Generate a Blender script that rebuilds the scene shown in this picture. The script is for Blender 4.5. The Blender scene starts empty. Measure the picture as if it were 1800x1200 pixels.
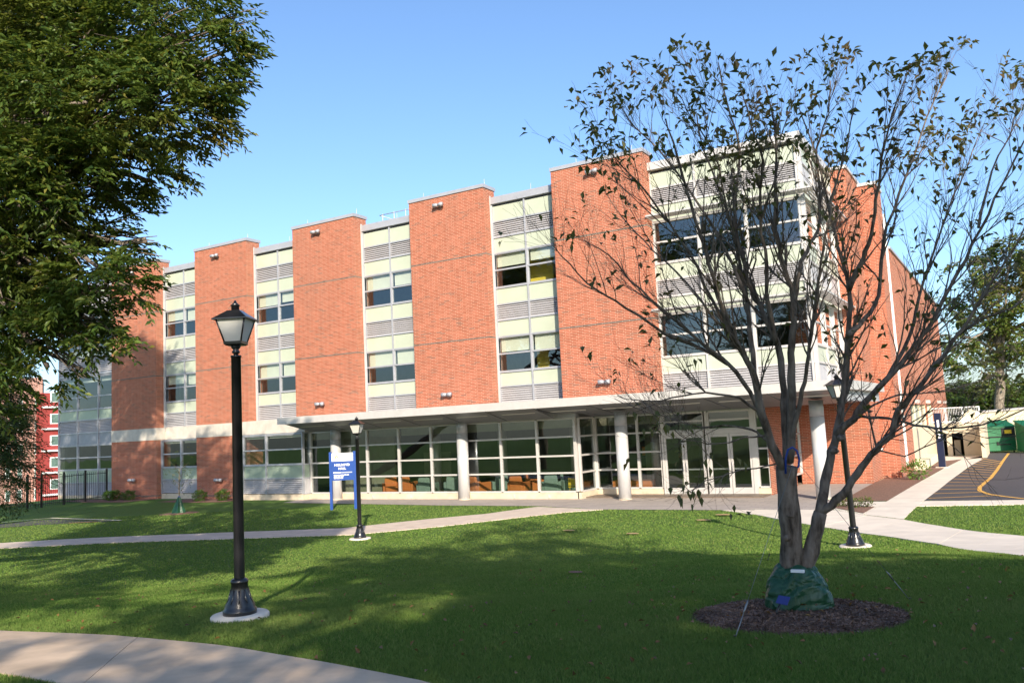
import bpy, math, random
import numpy as np
from mathutils import Vector, Matrix
S = bpy.context.scene
COL = S.collection
R_ = math.radians
random.seed(7); rng = np.random.default_rng(7)

# ------------------------------------------------------------------ camera, world, sun, exposure
RM = np.array([[0.85604114, -0.09538254, -0.50803124],
               [0.51455238, 0.06352498, 0.85510258],
               [-0.04928918, -0.99341167, 0.10345931]])
FPX, CX, CY, EYE = 1480.7, 900.0, 600.0, 3.0
cam = bpy.data.cameras.new('camera'); cam.sensor_width = 36; cam.lens = FPX / 1800 * 36
cam.clip_end = 3000; cam.clip_start = 0.1
camo = bpy.data.objects.new('camera', cam); COL.objects.link(camo)
m = Matrix.Identity(4)
for i in range(3):
    m[i][0] = RM[i, 0]; m[i][1] = -RM[i, 1]; m[i][2] = -RM[i, 2]
m[2][3] = EYE
camo.matrix_world = m
S.camera = camo
SUN_EL, SUN_AZ = 24.5, math.atan2(0.63, -0.777)
w = bpy.data.worlds.new('World'); S.world = w; w.use_nodes = True
nt = w.node_tree; bg = nt.nodes['Background']
sky = nt.nodes.new('ShaderNodeTexSky'); sky.sky_type = 'NISHITA'; sky.sun_disc = False
sky.sun_elevation = R_(SUN_EL); sky.sun_rotation = SUN_AZ
sky.altitude = 50; sky.air_density = 1.0; sky.dust_density = 1.3; sky.ozone_density = 4.6
nt.links.new(sky.outputs[0], bg.inputs[0]); bg.inputs[1].default_value = 0.14
sl = bpy.data.lights.new('sun', 'SUN'); sl.energy = 4.3; sl.angle = R_(0.53); sl.color = (1.0, 0.88, 0.72)
so = bpy.data.objects.new('sun', sl); COL.objects.link(so)
SUNV = Vector((0.63 * math.cos(R_(SUN_EL)), -0.777 * math.cos(R_(SUN_EL)), math.sin(R_(SUN_EL)))).normalized()
so.rotation_euler = SUNV.to_track_quat('Z', 'Y').to_euler()
S.view_settings.view_transform = 'Standard'; S.view_settings.look = 'None'
S.view_settings.exposure = 0.90; S.view_settings.gamma = 1.0; S.view_settings.use_curve_mapping = False
S.render.resolution_x = 1024; S.render.resolution_y = 682
S.cycles.max_bounces = 8; S.cycles.transparent_max_bounces = 24

# ------------------------------------------------------------------ measuring helpers (where a photo point lies in the place)
FH = np.array([-0.5108, 0.8597]); RH = np.array([0.8597, 0.5108])
def ray(p): return RM @ np.array([p[0] - CX, p[1] - CY, FPX])
def onY(p, Y): d = ray(p); t = Y / d[1]; return d * t + np.array([0, 0, EYE])
def onX(p, X): d = ray(p); t = X / d[0]; return d * t + np.array([0, 0, EYE])
def onZ(p, z): d = ray(p); t = (z - EYE) / d[2]; return d * t + np.array([0, 0, EYE])
def atD(p, D): d = ray(p) / FPX; return d * D + np.array([0, 0, EYE])
def XY(px, Y): return onY((px, 760), Y)[0]
KS = [-60, 0, 5, 9.5, 14, 18.5, 22, 900]; KZ = [2.6, 1.42, 1.3, 1.06, 0.58, 0.15, 0.0, 0.0]
def sstep(a, b, v): t = np.clip((v - a) / (b - a), 0, 1); return t * t * (3 - 2 * t)
def gz(x, y):
    x = np.asarray(x, float); y = np.asarray(y, float)
    s = x * FH[0] + y * FH[1]; l = x * RH[0] + y * RH[1]
    z = sum(np.interp(s + o, KS, KZ) for o in (-1.2, -.6, 0, .6, 1.2)) / 5
    q = -(x + 51.5)
    z = z - np.clip(q, 0, 62) * 0.075 * sstep(0, 8, q)
    und = 0.05 * np.sin(l * 0.55 + s * 0.35) * np.cos(s * 0.5 - l * 0.13) * sstep(8, 12, s) * (1 - sstep(19, 22, s))
    return z + und
def at(p, dz=0.0):
    z = 0.0
    for _ in range(25):
        q = onZ(p, min(z, 2.2)); z = 0.5 * z + 0.5 * float(gz(q[0], q[1]))
    return np.array([q[0], q[1], z + dz])

# ------------------------------------------------------------------ mesh helpers
class MB:
    def __init__(s): s.v = []; s.f = []; s.m = []; s.sm = []
    def add(s, vs, fs, mi=0, sm=False):
        b = len(s.v); s.v += [tuple(v) for v in vs]
        for f in fs: s.f.append(tuple(b + i for i in f)); s.m.append(mi); s.sm.append(sm)
    def box(s, x0, x1, y0, y1, z0, z1, mi=0):
        if x0 > x1: x0, x1 = x1, x0
        if y0 > y1: y0, y1 = y1, y0
        if z0 > z1: z0, z1 = z1, z0
        s.add([(x0,y0,z0),(x1,y0,z0),(x1,y1,z0),(x0,y1,z0),(x0,y0,z1),(x1,y0,z1),(x1,y1,z1),(x0,y1,z1)],
              [(0,3,2,1),(4,5,6,7),(0,1,5,4),(1,2,6,5),(2,3,7,6),(3,0,4,7)], mi)
    def tube(s, pts, rs, n=8, mi=0, cap=True):
        pts = [Vector(p) for p in pts]
        if not hasattr(rs, '__len__'): rs = [rs] * len(pts)
        vs = []; prev = None
        for i, p in enumerate(pts):
            d = (pts[min(i + 1, len(pts) - 1)] - pts[max(i - 1, 0)])
            if d.length < 1e-9: d = Vector((0, 0, 1))
            d.normalize()
            if prev is None: a = d.orthogonal().normalized()
            else:
                a = prev - d * prev.dot(d)
                a = a.normalized() if a.length > 1e-6 else d.orthogonal().normalized()
            prev = a; b = d.cross(a)
            for k in range(n):
                t = 2 * math.pi * k / n; vs.append(p + (a * math.cos(t) + b * math.sin(t)) * rs[i])
        fs = []
        for i in range(len(pts) - 1):
            for k in range(n):
                k2 = (k + 1) % n; fs.append((i*n+k, i*n+k2, (i+1)*n+k2, (i+1)*n+k))
        if cap: fs.append(tuple(range(n))[::-1]); fs.append(tuple((len(pts)-1)*n + k for k in range(n)))
        s.add(vs, fs, mi, True)
    def lathe(s, prof, n=24, c=(0, 0, 0), mi=0, sm=True):
        vs = [(c[0] + r*math.cos(2*math.pi*k/n), c[1] + r*math.sin(2*math.pi*k/n), c[2] + z) for r, z in prof for k in range(n)]
        fs = []
        for i in range(len(prof) - 1):
            for k in range(n): k2 = (k+1) % n; fs.append((i*n+k, i*n+k2, (i+1)*n+k2, (i+1)*n+k))
        fs.append(tuple(range(n))[::-1]); fs.append(tuple((len(prof)-1)*n + k for k in range(n)))
        s.add(vs, fs, mi, sm)
    def obj(s, name, mats, parent=None, uv=False, bevel=0):
        me = bpy.data.meshes.new(name); me.from_pydata(s.v, [], s.f)
        for mt in (mats if isinstance(mats, (list, tuple)) else [mats]): me.materials.append(mt)
        me.polygons.foreach_set('material_index', s.m); me.polygons.foreach_set('use_smooth', s.sm)
        me.update()
        if uv:
            l = me.uv_layers.new(name='UVMap'); nrm = [p.normal.copy() for p in me.polygons]
            for p in me.polygons:
                n = nrm[p.index]
                for li in p.loop_indices:
                    c = me.vertices[me.loops[li].vertex_index].co
                    if abs(n.z) > 0.8: l.data[li].uv = (c.x, c.y)
                    elif abs(n.x) > abs(n.y): l.data[li].uv = (c.y, c.z)
                    else: l.data[li].uv = (c.x, c.z)
        o = bpy.data.objects.new(name, me); COL.objects.link(o)
        if bevel:
            b = o.modifiers.new('bevel', 'BEVEL'); b.width = bevel; b.segments = 2; b.limit_method = 'ANGLE'
        if parent is not None: par(o, parent)
        return o
def par(o, p):
    o.parent = p
    q = p; off = Vector((0, 0, 0))
    while q is not None: off += Vector(q.location); q = q.parent
    if ABS: o.location = Vector(o.location) - off
ABS = True      # meshes are given in world coordinates and moved under their Empty
def tag(o, label=None, cat=None, group=None, kind=None):
    if label: o['label'] = label
    if cat: o['category'] = cat
    if group: o['group'] = group
    if kind: o['kind'] = kind
    return o
def thing(name, label, cat, loc=(0, 0, 0), group=None):
    o = bpy.data.objects.new(name, None); COL.objects.link(o); o.location = loc; o.empty_display_size = .1
    return tag(o, label, cat, group)
def copy_tree(o, parent=None):
    c = o.copy(); COL.objects.link(c)
    if parent is not None: c.parent = parent
    for ch in list(o.children): copy_tree(ch, c)
    return c
def cobj(src, parent, loc, rot=None, sc=None):
    c = src.copy(); COL.objects.link(c); c.parent = parent; c.location = loc
    if rot is not None: c.rotation_euler = rot
    if sc is not None: c.scale = sc
    return c
def npmesh(name, V, F, mat, parent=None, smooth=False):
    me = bpy.data.meshes.new(name); V = np.asarray(V, np.float32); F = np.asarray(F, np.int32)
    k = F.shape[1]
    me.vertices.add(len(V)); me.vertices.foreach_set('co', V.ravel())
    me.loops.add(F.size); me.loops.foreach_set('vertex_index', F.ravel())
    me.polygons.add(len(F)); me.polygons.foreach_set('loop_start', np.arange(0, F.size, k, dtype=np.int32))
    me.polygons.foreach_set('loop_total', np.full(len(F), k, np.int32))
    if smooth: me.polygons.foreach_set('use_smooth', np.ones(len(F), bool))
    me.materials.append(mat); me.update(calc_edges=True)
    o = bpy.data.objects.new(name, me); COL.objects.link(o)
    if parent is not None: par(o, parent)
    return o

# ------------------------------------------------------------------ materials
class NT:
    def __init__(s, name):
        s.mat = bpy.data.materials.new(name); s.mat.use_nodes = True; s.t = s.mat.node_tree
        s.b = s.t.nodes['Principled BSDF']; s.out = s.t.nodes['Material Output']
    def n(s, ty, **kw):
        nd = s.t.nodes.new(ty)
        for k, v in kw.items(): setattr(nd, k, v)
        return nd
    def l(s, a, b): s.t.links.new(a, b)
    def math(s, op, a, b=None, c=None):
        nd = s.n('ShaderNodeMath', operation=op)
        for i, v in enumerate((a, b, c)):
            if v is None: continue
            if isinstance(v, (int, float)): nd.inputs[i].default_value = v
            else: s.l(v, nd.inputs[i])
        return nd.outputs[0]
    def mix(s, f, a, b, bt='MIX'):
        nd = s.n('ShaderNodeMix', data_type='RGBA', blend_type=bt)
        for i, v in ((0, f), (6, a), (7, b)):
            if isinstance(v, (int, float)): nd.inputs[i].default_value = v
            elif isinstance(v, tuple): nd.inputs[i].default_value = (*v[:3], 1)
            else: s.l(v, nd.inputs[i])
        return nd.outputs[2]
    def noise(s, sc, det=4, co='Object', rough=.55, stretch=None):
        tc = s.n('ShaderNodeTexCoord'); nd = s.n('ShaderNodeTexNoise'); nd.inputs['Scale'].default_value = sc
        nd.inputs['Detail'].default_value = det; nd.inputs['Roughness'].default_value = rough
        if stretch:
            mp = s.n('ShaderNodeMapping'); mp.inputs['Scale'].default_value = stretch
            s.l(tc.outputs[co], mp.inputs[0]); s.l(mp.outputs[0], nd.inputs[0])
        else: s.l(tc.outputs[co], nd.inputs[0])
        return nd.outputs[0]
    def ramp(s, v, stops):
        nd = s.n('ShaderNodeValToRGB'); e = nd.color_ramp.elements
        while len(e) < len(stops): e.new(.5)
        for i, (p, c) in enumerate(stops): e[i].position = p; e[i].color = (*c, 1)
        s.l(v, nd.inputs[0]); return nd.outputs[0]
    def bump(s, h, st=.3, d=.01):
        nd = s.n('ShaderNodeBump'); nd.inputs['Strength'].default_value = st; nd.inputs['Distance'].default_value = d
        s.l(h, nd.inputs['Height']); s.l(nd.outputs[0], s.b.inputs['Normal'])
def simple(name, col, rough=.5, metal=0.0, var=.12, sc=3.0, bump=0.0, spec=.5, bsc=60):
    t = NT(name); nz = t.noise(sc, 5)
    c = tuple(col)
    t.l(t.mix(t.ramp(nz, [(.3, (0, 0, 0)), (.7, (1, 1, 1))]), tuple(v * (1 - var) for v in c), tuple(min(1, v * (1 + var)) for v in c)), t.b.inputs['Base Color'])
    t.b.inputs['Roughness'].default_value = rough; t.b.inputs['Metallic'].default_value = metal
    t.b.inputs['Specular IOR Level'].default_value = spec
    if bump: t.bump(t.noise(bsc, 3), bump, .004)
    return t.mat
def brick_mat(name, base=(.365, .095, .048), alt=(.425, .125, .070), dark=(.19, .09, .065), mortar=(.55, .39, .28)):
    t = NT(name); W, H = .305, .0677
    uv = t.n('ShaderNodeUVMap'); sp = t.n('ShaderNodeSeparateXYZ'); t.l(uv.outputs[0], sp.inputs[0])
    row = t.math('FLOOR', t.math('DIVIDE', sp.outputs[1], H))
    odd = t.math('MODULO', t.math('ABSOLUTE', row), 2)
    u = t.math('ADD', t.math('DIVIDE', sp.outputs[0], W), t.math('MULTIPLY', odd, .333))
    colm = t.math('FLOOR', u)
    fu = t.math('MULTIPLY', t.math('SUBTRACT', u, colm), W)
    fv = t.math('MULTIPLY', t.math('SUBTRACT', t.math('DIVIDE', sp.outputs[1], H), row), H)
    mo = t.math('MAXIMUM', t.math('LESS_THAN', fu, .0115), t.math('LESS_THAN', fv, .0115))
    cb = t.n('ShaderNodeCombineXYZ'); t.l(colm, cb.inputs[0]); t.l(row, cb.inputs[1])
    wn = t.n('ShaderNodeTexWhiteNoise'); wn.noise_dimensions = '2D'; t.l(cb.outputs[0], wn.inputs['Vector'])
    c = t.ramp(wn.outputs[0], [(0, dark), (.09, tuple(v * .82 for v in base)), (.4, base), (.75, alt), (1, tuple(v * 1.08 for v in alt))])
    c.node.color_ramp.elements[1].position = .11
    n2 = t.noise(.35, 3); c = t.mix(t.math('MULTIPLY', n2, .35), c, tuple(v * .75 for v in base))
    ns = t.noise(1.1, 4, stretch=(1, 1, .12)); c = t.mix(t.ramp(ns, [(.5, (0, 0, 0)), (.75, (.28, .28, .28))]), c, dark)
    n3 = t.noise(40, 4); c = t.mix(t.math('MULTIPLY', n3, .25), c, dark)
    c = t.mix(mo, c, mortar)
    t.l(c, t.b.inputs['Base Color']); t.b.inputs['Roughness'].default_value = .85; t.b.inputs['Specular IOR Level'].default_value = .2
    t.bump(t.math('SUBTRACT', 1, mo), .5, .006)
    return t.mat
def glass_mat(name, tint=(.84, .88, .85), refl=1.0):
    t = NT(name); t.t.nodes.remove(t.b)
    tr = t.n('ShaderNodeBsdfTransparent'); tr.inputs[0].default_value = (*tint, 1)
    gl = t.n('ShaderNodeBsdfGlossy'); gl.inputs['Roughness'].default_value = .012; gl.inputs[0].default_value = (.85, .93, .95, 1)
    ge = t.n('ShaderNodeNewGeometry'); dp = t.n('ShaderNodeVectorMath', operation='DOT_PRODUCT'); t.l(ge.outputs['Normal'], dp.inputs[0]); t.l(ge.outputs['Incoming'], dp.inputs[1])
    sch = t.math('ADD', .045, t.math('MULTIPLY', .955, t.math('POWER', t.math('SUBTRACT', 1, t.math('ABSOLUTE', dp.outputs['Value'])), 5)))
    bp = t.n('ShaderNodeBump'); bp.inputs['Strength'].default_value = .06; bp.inputs['Distance'].default_value = .05
    t.l(t.noise(.7, 2), bp.inputs['Height']); t.l(bp.outputs[0], gl.inputs['Normal'])
    f = t.math('MINIMUM', t.math('ADD', t.math('MULTIPLY', sch, 3.0 * refl), .01), 1)
    mx = t.n('ShaderNodeMixShader'); t.l(f, mx.inputs[0]); t.l(tr.outputs[0], mx.inputs[1]); t.l(gl.outputs[0], mx.inputs[2])
    t.l(mx.outputs[0], t.out.inputs[0]); return t.mat
def leaf_mat(name, cols, trans=.35, autumn=None, rough=.45, scale=.5):
    t = NT(name); g = t.n('ShaderNodeNewGeometry'); t.t.nodes.remove(t.b)
    c = t.ramp(g.outputs['Random Per Island'], cols)
    nz = t.noise(scale, 3)
    c = t.mix(t.ramp(nz, [(.35, (0, 0, 0)), (.7, (1, 1, 1))]), c, tuple(v * .55 for v in cols[1][1]), 'MIX') if autumn is None else t.mix(t.ramp(nz, [(.52, (0, 0, 0)), (.68, (.85, .85, .85))]), c, autumn)
    c = t.mix(t.ramp(t.noise(scale * 6, 2), [(.45, (0, 0, 0)), (.68, (.55, .55, .55))]), c, tuple(min(1, v * 1.5) for v in cols[2][1]))  # lighter clumps painted into the colour by noise, standing in for sunlit sprays
    pr = t.n('ShaderNodeBsdfPrincipled'); t.l(c, pr.inputs['Base Color']); pr.inputs['Roughness'].default_value = rough
    pr.inputs['Specular IOR Level'].default_value = .35
    tl = t.n('ShaderNodeBsdfTranslucent'); t.l(t.mix(.5, c, (.35, .42, .05), 'MIX'), tl.inputs[0])
    mx = t.n('ShaderNodeMixShader'); mx.inputs[0].default_value = trans
    t.l(pr.outputs[0], mx.inputs[1]); t.l(tl.outputs[0], mx.inputs[2]); t.l(mx.outputs[0], t.out.inputs[0]); return t.mat

M = {}
M['brick'] = brick_mat('orange_brick')
M['brick_pink'] = brick_mat('pink_brick', (.36, .17, .13), (.44, .22, .17), (.24, .12, .1), (.45, .38, .33))
M['dark_course'] = brick_mat('dark_brick', (.13, .10, .085), (.17, .13, .11), (.08, .07, .06), (.42, .33, .26))
M['stone'] = simple('limestone', (.50, .46, .40), .8, var=.12, bump=.15)
M['precast'] = simple('precast_sill', (.56, .46, .34), .8, var=.15, bump=.15)
M['alu'] = simple('silver_paint', (.38, .39, .42), .42, .25, .06)
M['alu_white'] = simple('pale_aluminium', (.52, .50, .48), .4, .15, .06)
M['louver'] = simple('grey_louver', (.46, .45, .46), .5, .2, .06)
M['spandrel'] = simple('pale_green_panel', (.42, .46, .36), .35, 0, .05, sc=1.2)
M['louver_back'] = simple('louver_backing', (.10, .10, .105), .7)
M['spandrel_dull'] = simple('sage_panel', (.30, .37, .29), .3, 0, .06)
M['panel_grey'] = simple('grey_metal_panel', (.30, .31, .35), .4, .3, .1)
M['glass'] = glass_mat('window_glass')
M['glass_lobby'] = glass_mat('lobby_glass', (.66, .69, .66), .9)
M['blind'] = simple('roller_blind', (.62, .62, .52), .8, 0, .03)
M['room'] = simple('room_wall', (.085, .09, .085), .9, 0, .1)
M['room_yellow'] = simple('yellow_room_wall', (.75, .58, .08), .8, 0, .05)
M['room_pale'] = simple('pale_room_wall', (.26, .28, .19), .9, 0, .1)
M['wood_floor'] = simple('lobby_floor', (.16, .12, .09), .5, 0, .2)
M['roof'] = simple('roof_membrane', (.35, .35, .35), .9)
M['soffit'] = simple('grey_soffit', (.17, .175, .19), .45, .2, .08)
M['steel'] = simple('column_cladding', (.66, .66, .66), .33, .35, .04)
M['orange_fab'] = simple('orange_fabric', (.58, .19, .05), .85, 0, .1, bump=.2)
M['teal_fab'] = simple('teal_fabric', (.20, .30, .26), .85, 0, .1, bump=.2)
M['yellow'] = simple('yellow_paint', (.80, .58, .03), .5)
M['black_metal'] = simple('black_enamel', (.012, .012, .014), .28, 0, .3, spec=.6, bump=.05)
M['frost'] = simple('frosted_panel', (.48, .47, .44), .5, 0, .04)
M['concrete'] = simple('concrete', (.58, .48, .385), .85, 0, .12, sc=2.2, bump=.25)
M['concrete_tan'] = simple('tan_concrete', (.55, .41, .28), .85, 0, .24, sc=1.6, bump=.35)
M['concrete_white'] = simple('pale_concrete', (.70, .61, .50), .85, 0, .1, sc=1.5, bump=.2)
M['mulch'] = simple('bark_mulch', (.19, .10, .065), .95, 0, .55, sc=22, bump=.9, bsc=45)
M['blue_sign'] = simple('blue_sign_paint', (.012, .06, .27), .35, 0, .05)
M['white'] = simple('white_print', (.85, .85, .85), .5, 0, .02)
M['greyprint'] = simple('grey_print', (.35, .38, .45), .5, 0, .02)
M['orange_print'] = simple('orange_print', (.85, .38, .06), .5, 0, .02)
M['bark'] = simple('dark_bark', (.12, .095, .075), .9, 0, .45, sc=14, bump=.8, bsc=30)
M['bark_pale'] = simple('pale_bark', (.23, .19, .15), .9, 0, .3, sc=4, bump=.6)
M['bag'] = simple('green_tarpaulin', (.010, .060, .030), .33, 0, .25, sc=5, bump=.1)
M['bag_blue'] = simple('blue_tag', (.03, .045, .20), .4)
M['strap'] = simple('blue_strap', (.01, .045, .26), .5)
M['wire'] = simple('steel_cable', (.24, .25, .25), .4, .7)
M['dump'] = simple('green_dumpster_paint', (.005, .12, .042), .45, 0, .15)
M['cream'] = simple('cream_render', (.72, .66, .46), .85, 0, .05)
M['beige'] = simple('beige_stucco', (.56, .48, .35), .85, 0, .06)
M['red_wall'] = simple('red_painted_wall', (.27, .035, .03), .7, 0, .1)
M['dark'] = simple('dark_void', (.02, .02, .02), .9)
M['yellow_line'] = simple('yellow_road_paint', (.70, .38, .06), .7, 0, .15, sc=20)
M['skin_soil'] = simple('dry_thatch', (.42, .28, .13), .95, 0, .3, sc=25)
M['callblue'] = simple('navy_paint', (.006, .012, .04), .35)
M['downspout'] = simple('white_downspout', (.72, .74, .74), .4)
M['glass_green'] = simple('far_window', (.10, .16, .14), .15, 0, .3)
M['leaf_main'] = leaf_mat('green_leaf', [(0, (.022, .052, .012)), (.45, (.045, .088, .016)), (.85, (.09, .13, .022)), (1, (.19, .16, .03))], .28, autumn=(.15, .105, .025), scale=.33)
M['leaf_dark'] = leaf_mat('dark_needle', [(0, (.012, .032, .012)), (.5, (.020, .050, .018)), (.9, (.035, .065, .02)), (1, (.05, .07, .02))], .15)
M['leaf_sparse'] = leaf_mat('curled_leaf', [(0, (.05, .05, .018)), (.5, (.07, .085, .025)), (.8, (.10, .065, .028)), (1, (.17, .13, .03))], .28, autumn=(.075, .035, .015), scale=1.2)
M['leaf_far'] = leaf_mat('oak_leaf', [(0, (.04, .08, .015)), (.5, (.07, .12, .02)), (.85, (.12, .15, .03)), (1, (.20, .14, .04))], .3, autumn=(.17, .12, .035), scale=.25)
M['leaf_belt'] = leaf_mat('belt_leaf', [(0, (.03, .065, .015)), (.5, (.05, .10, .02)), (.85, (.08, .13, .025)), (1, (.13, .13, .03))], .25, autumn=(.10, .09, .025), scale=.15)
M['leaf_bush'] = leaf_mat('shrub_leaf', [(0, (.05, .12, .02)), (.5, (.09, .19, .03)), (.9, (.15, .26, .05)), (1, (.2, .3, .05))], .3)
M['leaf_brown'] = leaf_mat('fallen_leaf', [(0, (.10, .045, .02)), (.5, (.18, .08, .03)), (.9, (.28, .15, .05)), (1, (.3, .2, .07))], .1)
def bark(name, a, b):
    t = NT(name); n1 = t.noise(22, 6, stretch=(1, 1, .28)); n2 = t.noise(5, 4); c = t.ramp(n1, [(.32, tuple(v * .35 for v in a)), (.5, a), (.72, b)])
    c = t.mix(t.ramp(n2, [(.45, (0, 0, 0)), (.7, (.7, .7, .7))]), c, b); t.l(c, t.b.inputs['Base Color']); t.b.inputs['Roughness'].default_value = .9; t.b.inputs['Specular IOR Level'].default_value = .2
    t.bump(n1, .9, .015); return t.mat
M['bark'] = bark('dark_bark', (.135, .105, .082), (.24, .20, .165)); M['bark_pale'] = bark('pale_bark', (.22, .18, .14), (.33, .28, .23))
def tarp():
    t = NT('creased_tarpaulin'); t.b.inputs['Base Color'].default_value = (.010, .062, .026, 1); t.b.inputs['Roughness'].default_value = .42
    n = t.n('ShaderNodeTexNoise'); tc = t.n('ShaderNodeTexCoord'); t.l(tc.outputs['Object'], n.inputs[0]); n.inputs['Scale'].default_value = 5.5; n.inputs['Detail'].default_value = 1.5; n.inputs['Distortion'].default_value = 1.2
    rdg = t.math('ABSOLUTE', t.math('SUBTRACT', n.outputs[0], .5)); t.bump(t.math('SUBTRACT', 1, t.math('MINIMUM', t.math('MULTIPLY', rdg, 4), 1)), .45, .03); return t.mat
M['bag'] = tarp()
def grass_mat():
    t = NT('lawn'); a = t.noise(.45, 4); b = t.noise(6, 6); c = t.noise(90, 3)
    col = t.mix(t.ramp(b, [(.3, (0, 0, 0)), (.7, (1, 1, 1))]), (.105, .185, .04), (.155, .245, .055))
    col = t.mix(t.ramp(a, [(.4, (0, 0, 0)), (.75, (.6, .6, .6))]), col, (.12, .18, .035))
    col = t.mix(t.math('MULTIPLY', c, .6), col, (.03, .075, .012))
    t.l(col, t.b.inputs['Base Color']); t.b.inputs['Roughness'].default_value = .9; t.b.inputs['Specular IOR Level'].default_value = .15
    t.bump(t.noise(130, 4), .9, .03); return t.mat
M['lawn'] = grass_mat()
def blade_mat():
    t = NT('grass_blade'); g = t.n('ShaderNodeNewGeometry'); t.t.nodes.remove(t.b)
    c = t.ramp(g.outputs['Random Per Island'], [(0, (.09, .165, .034)), (.5, (.15, .25, .052)), (.9, (.22, .31, .075)), (1, (.34, .31, .12))])
    b2 = t.noise(.22, 5, rough=.65, stretch=(1, .45, 1)); c = t.mix(t.ramp(b2, [(.45, (0, 0, 0)), (.62, (.5, .5, .5))]), c, (.20, .25, .075))
    a = t.noise(.8, 3); c = t.mix(t.ramp(a, [(.4, (0, 0, 0)), (.7, (.5, .5, .5))]), c, (.12, .20, .04))
    d = t.n('ShaderNodeBsdfDiffuse'); t.l(c, d.inputs[0]); tl = t.n('ShaderNodeBsdfTranslucent'); t.l(c, tl.inputs[0])
    mx = t.n('ShaderNodeMixShader'); mx.inputs[0].default_value = .35; t.l(d.outputs[0], mx.inputs[1]); t.l(tl.outputs[0], mx.inputs[2])
    t.l(mx.outputs[0], t.out.inputs[0]); return t.mat
M['blade'] = blade_mat()
def asphalt():
    t = NT('asphalt'); c = t.mix(t.noise(60, 3), (.030, .028, .030), (.070, .064, .066)); c = t.mix(t.math('MULTIPLY', t.noise(.25, 3), .5), c, (.085, .075, .078))
    t.l(c, t.b.inputs['Base Color']); t.b.inputs['Roughness'].default_value = .9; t.bump(t.noise(150, 2), .5, .005); return t.mat
M['asphalt'] = asphalt()
def paver():
    t = NT('paving_stone'); tc = t.n('ShaderNodeTexCoord'); b = t.n('ShaderNodeTexBrick'); t.l(tc.outputs['Object'], b.inputs[0])
    b.inputs['Scale'].default_value = 1; b.inputs['Brick Width'].default_value = .6; b.inputs['Row Height'].default_value = .3; b.inputs['Mortar Size'].default_value = .008
    b.inputs['Color1'].default_value = (.40, .34, .30, 1); b.inputs['Color2'].default_value = (.31, .27, .245, 1); b.inputs['Mortar'].default_value = (.16, .14, .12, 1)
    c = t.mix(t.math('MULTIPLY', t.noise(1.5, 5), .4), b.outputs[0], (.45, .38, .32)); t.l(c, t.b.inputs['Base Color']); t.b.inputs['Roughness'].default_value = .85
    t.bump(b.outputs['Fac'], -.3, .005); return t.mat
M['paver'] = paver()

# ------------------------------------------------------------------ ground, paths, road
def axis(lo, hi, a, b, st):
    near = np.arange(a, b + st, st)
    out1 = -np.geomspace(1, abs(lo - a) + 1, 14)[1:][::-1] + 1 + a; out2 = np.geomspace(1, hi - b + 1, 14)[1:] - 1 + b
    return np.concatenate([out1, near, out2])
xs = axis(-900, 700, -72, 16, .5); ys = axis(-300, 1100, -8, 42, .5)
GX, GY = np.meshgrid(xs, ys); GZ = gz(GX, GY)
V = np.stack([GX.ravel(), GY.ravel(), GZ.ravel()], 1); nx = len(xs)
I, J = np.meshgrid(np.arange(len(xs) - 1), np.arange(len(ys) - 1)); a = (J * nx + I).ravel()
ground = tag(npmesh('ground', V, np.stack([a, a + 1, a + nx + 1, a + nx], 1), M['lawn'], smooth=True), 'green lawn falling gently towards the brick building', kind='structure')

def resample(pl, n):
    pl = np.array(pl, float); d = np.r_[0, np.cumsum(np.linalg.norm(np.diff(pl, axis=0), axis=1))]
    t = np.linspace(0, d[-1], n); return np.stack([np.interp(t, d, pl[:, k]) for k in range(pl.shape[1])], 1)
STRIPS = []     # outlines kept free of grass
def slabs(name, label, edgeA, edgeB, n, mat, lift=.02, gap=.012, sub=4):
    root = tag(MB().obj(name, mat), label, kind='structure')
    A = resample(edgeA, n * sub + 1); B = resample(edgeB, n * sub + 1)
    STRIPS.append((A[:, :2], B[:, :2]))
    first = None
    base = MB()       # the bed under the slabs
    for i in range(n):
        mb = MB(); top = []; 
        for k in range(sub + 1):
            a, b = A[i * sub + k][:2].copy(), B[i * sub + k][:2].copy()
            if k == 0:
                a += (A[i*sub+1][:2] - a) * min(.3, gap / np.linalg.norm(A[i*sub+1][:2] - a)); b += (B[i*sub+1][:2] - b) * min(.3, gap / np.linalg.norm(B[i*sub+1][:2] - b))
            for q in range(4):
                p = a + (b - a) * q / 3; zz = float(gz(p[0], p[1])) + lift + (i % 3) * .0015; top.append((p[0], p[1], zz))
        fs = [(k*4+q, k*4+q+1, k*4+q+5, k*4+q+4) for k in range(sub) for q in range(3)]
        nv = len(top); vs = top + [(x, y, z - .1) for x, y, z in top]
        rim = [q for q in range(4)] + [k*4+3 for k in range(1, sub+1)] + [sub*4+q for q in (2, 1, 0)] + [k*4 for k in range(sub-1, 0, -1)]
        for j in range(len(rim)): r0, r1 = rim[j], rim[(j+1) % len(rim)]; fs.append((r0, r0 + nv, r1 + nv, r1))
        mb.add(vs, fs); mb.obj('slab', mat, root)
    return root
def P(*pts): return [at(p) for p in pts]
mid_top = P((-90, 957), (0, 955), (100, 949), (200, 944), (430, 935), (600, 929), (760, 912), (850, 904), (900, 897), (945, 891))
mid_bot = P((-90, 966), (0, 964), (100, 959), (200, 954), (430, 946.5), (620, 940), (780, 925), (900, 911), (1000, 900), (1060, 896))
slabs('path', 'pale concrete walk crossing the lawn towards the entrance plaza', mid_top, mid_bot, 24, M['concrete'])
near_top = P((-160, 1100), (0, 1111), (190, 1118), (400, 1138), (480, 1152), (560, 1165), (650, 1182), (740, 1200), (860, 1232))
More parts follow.
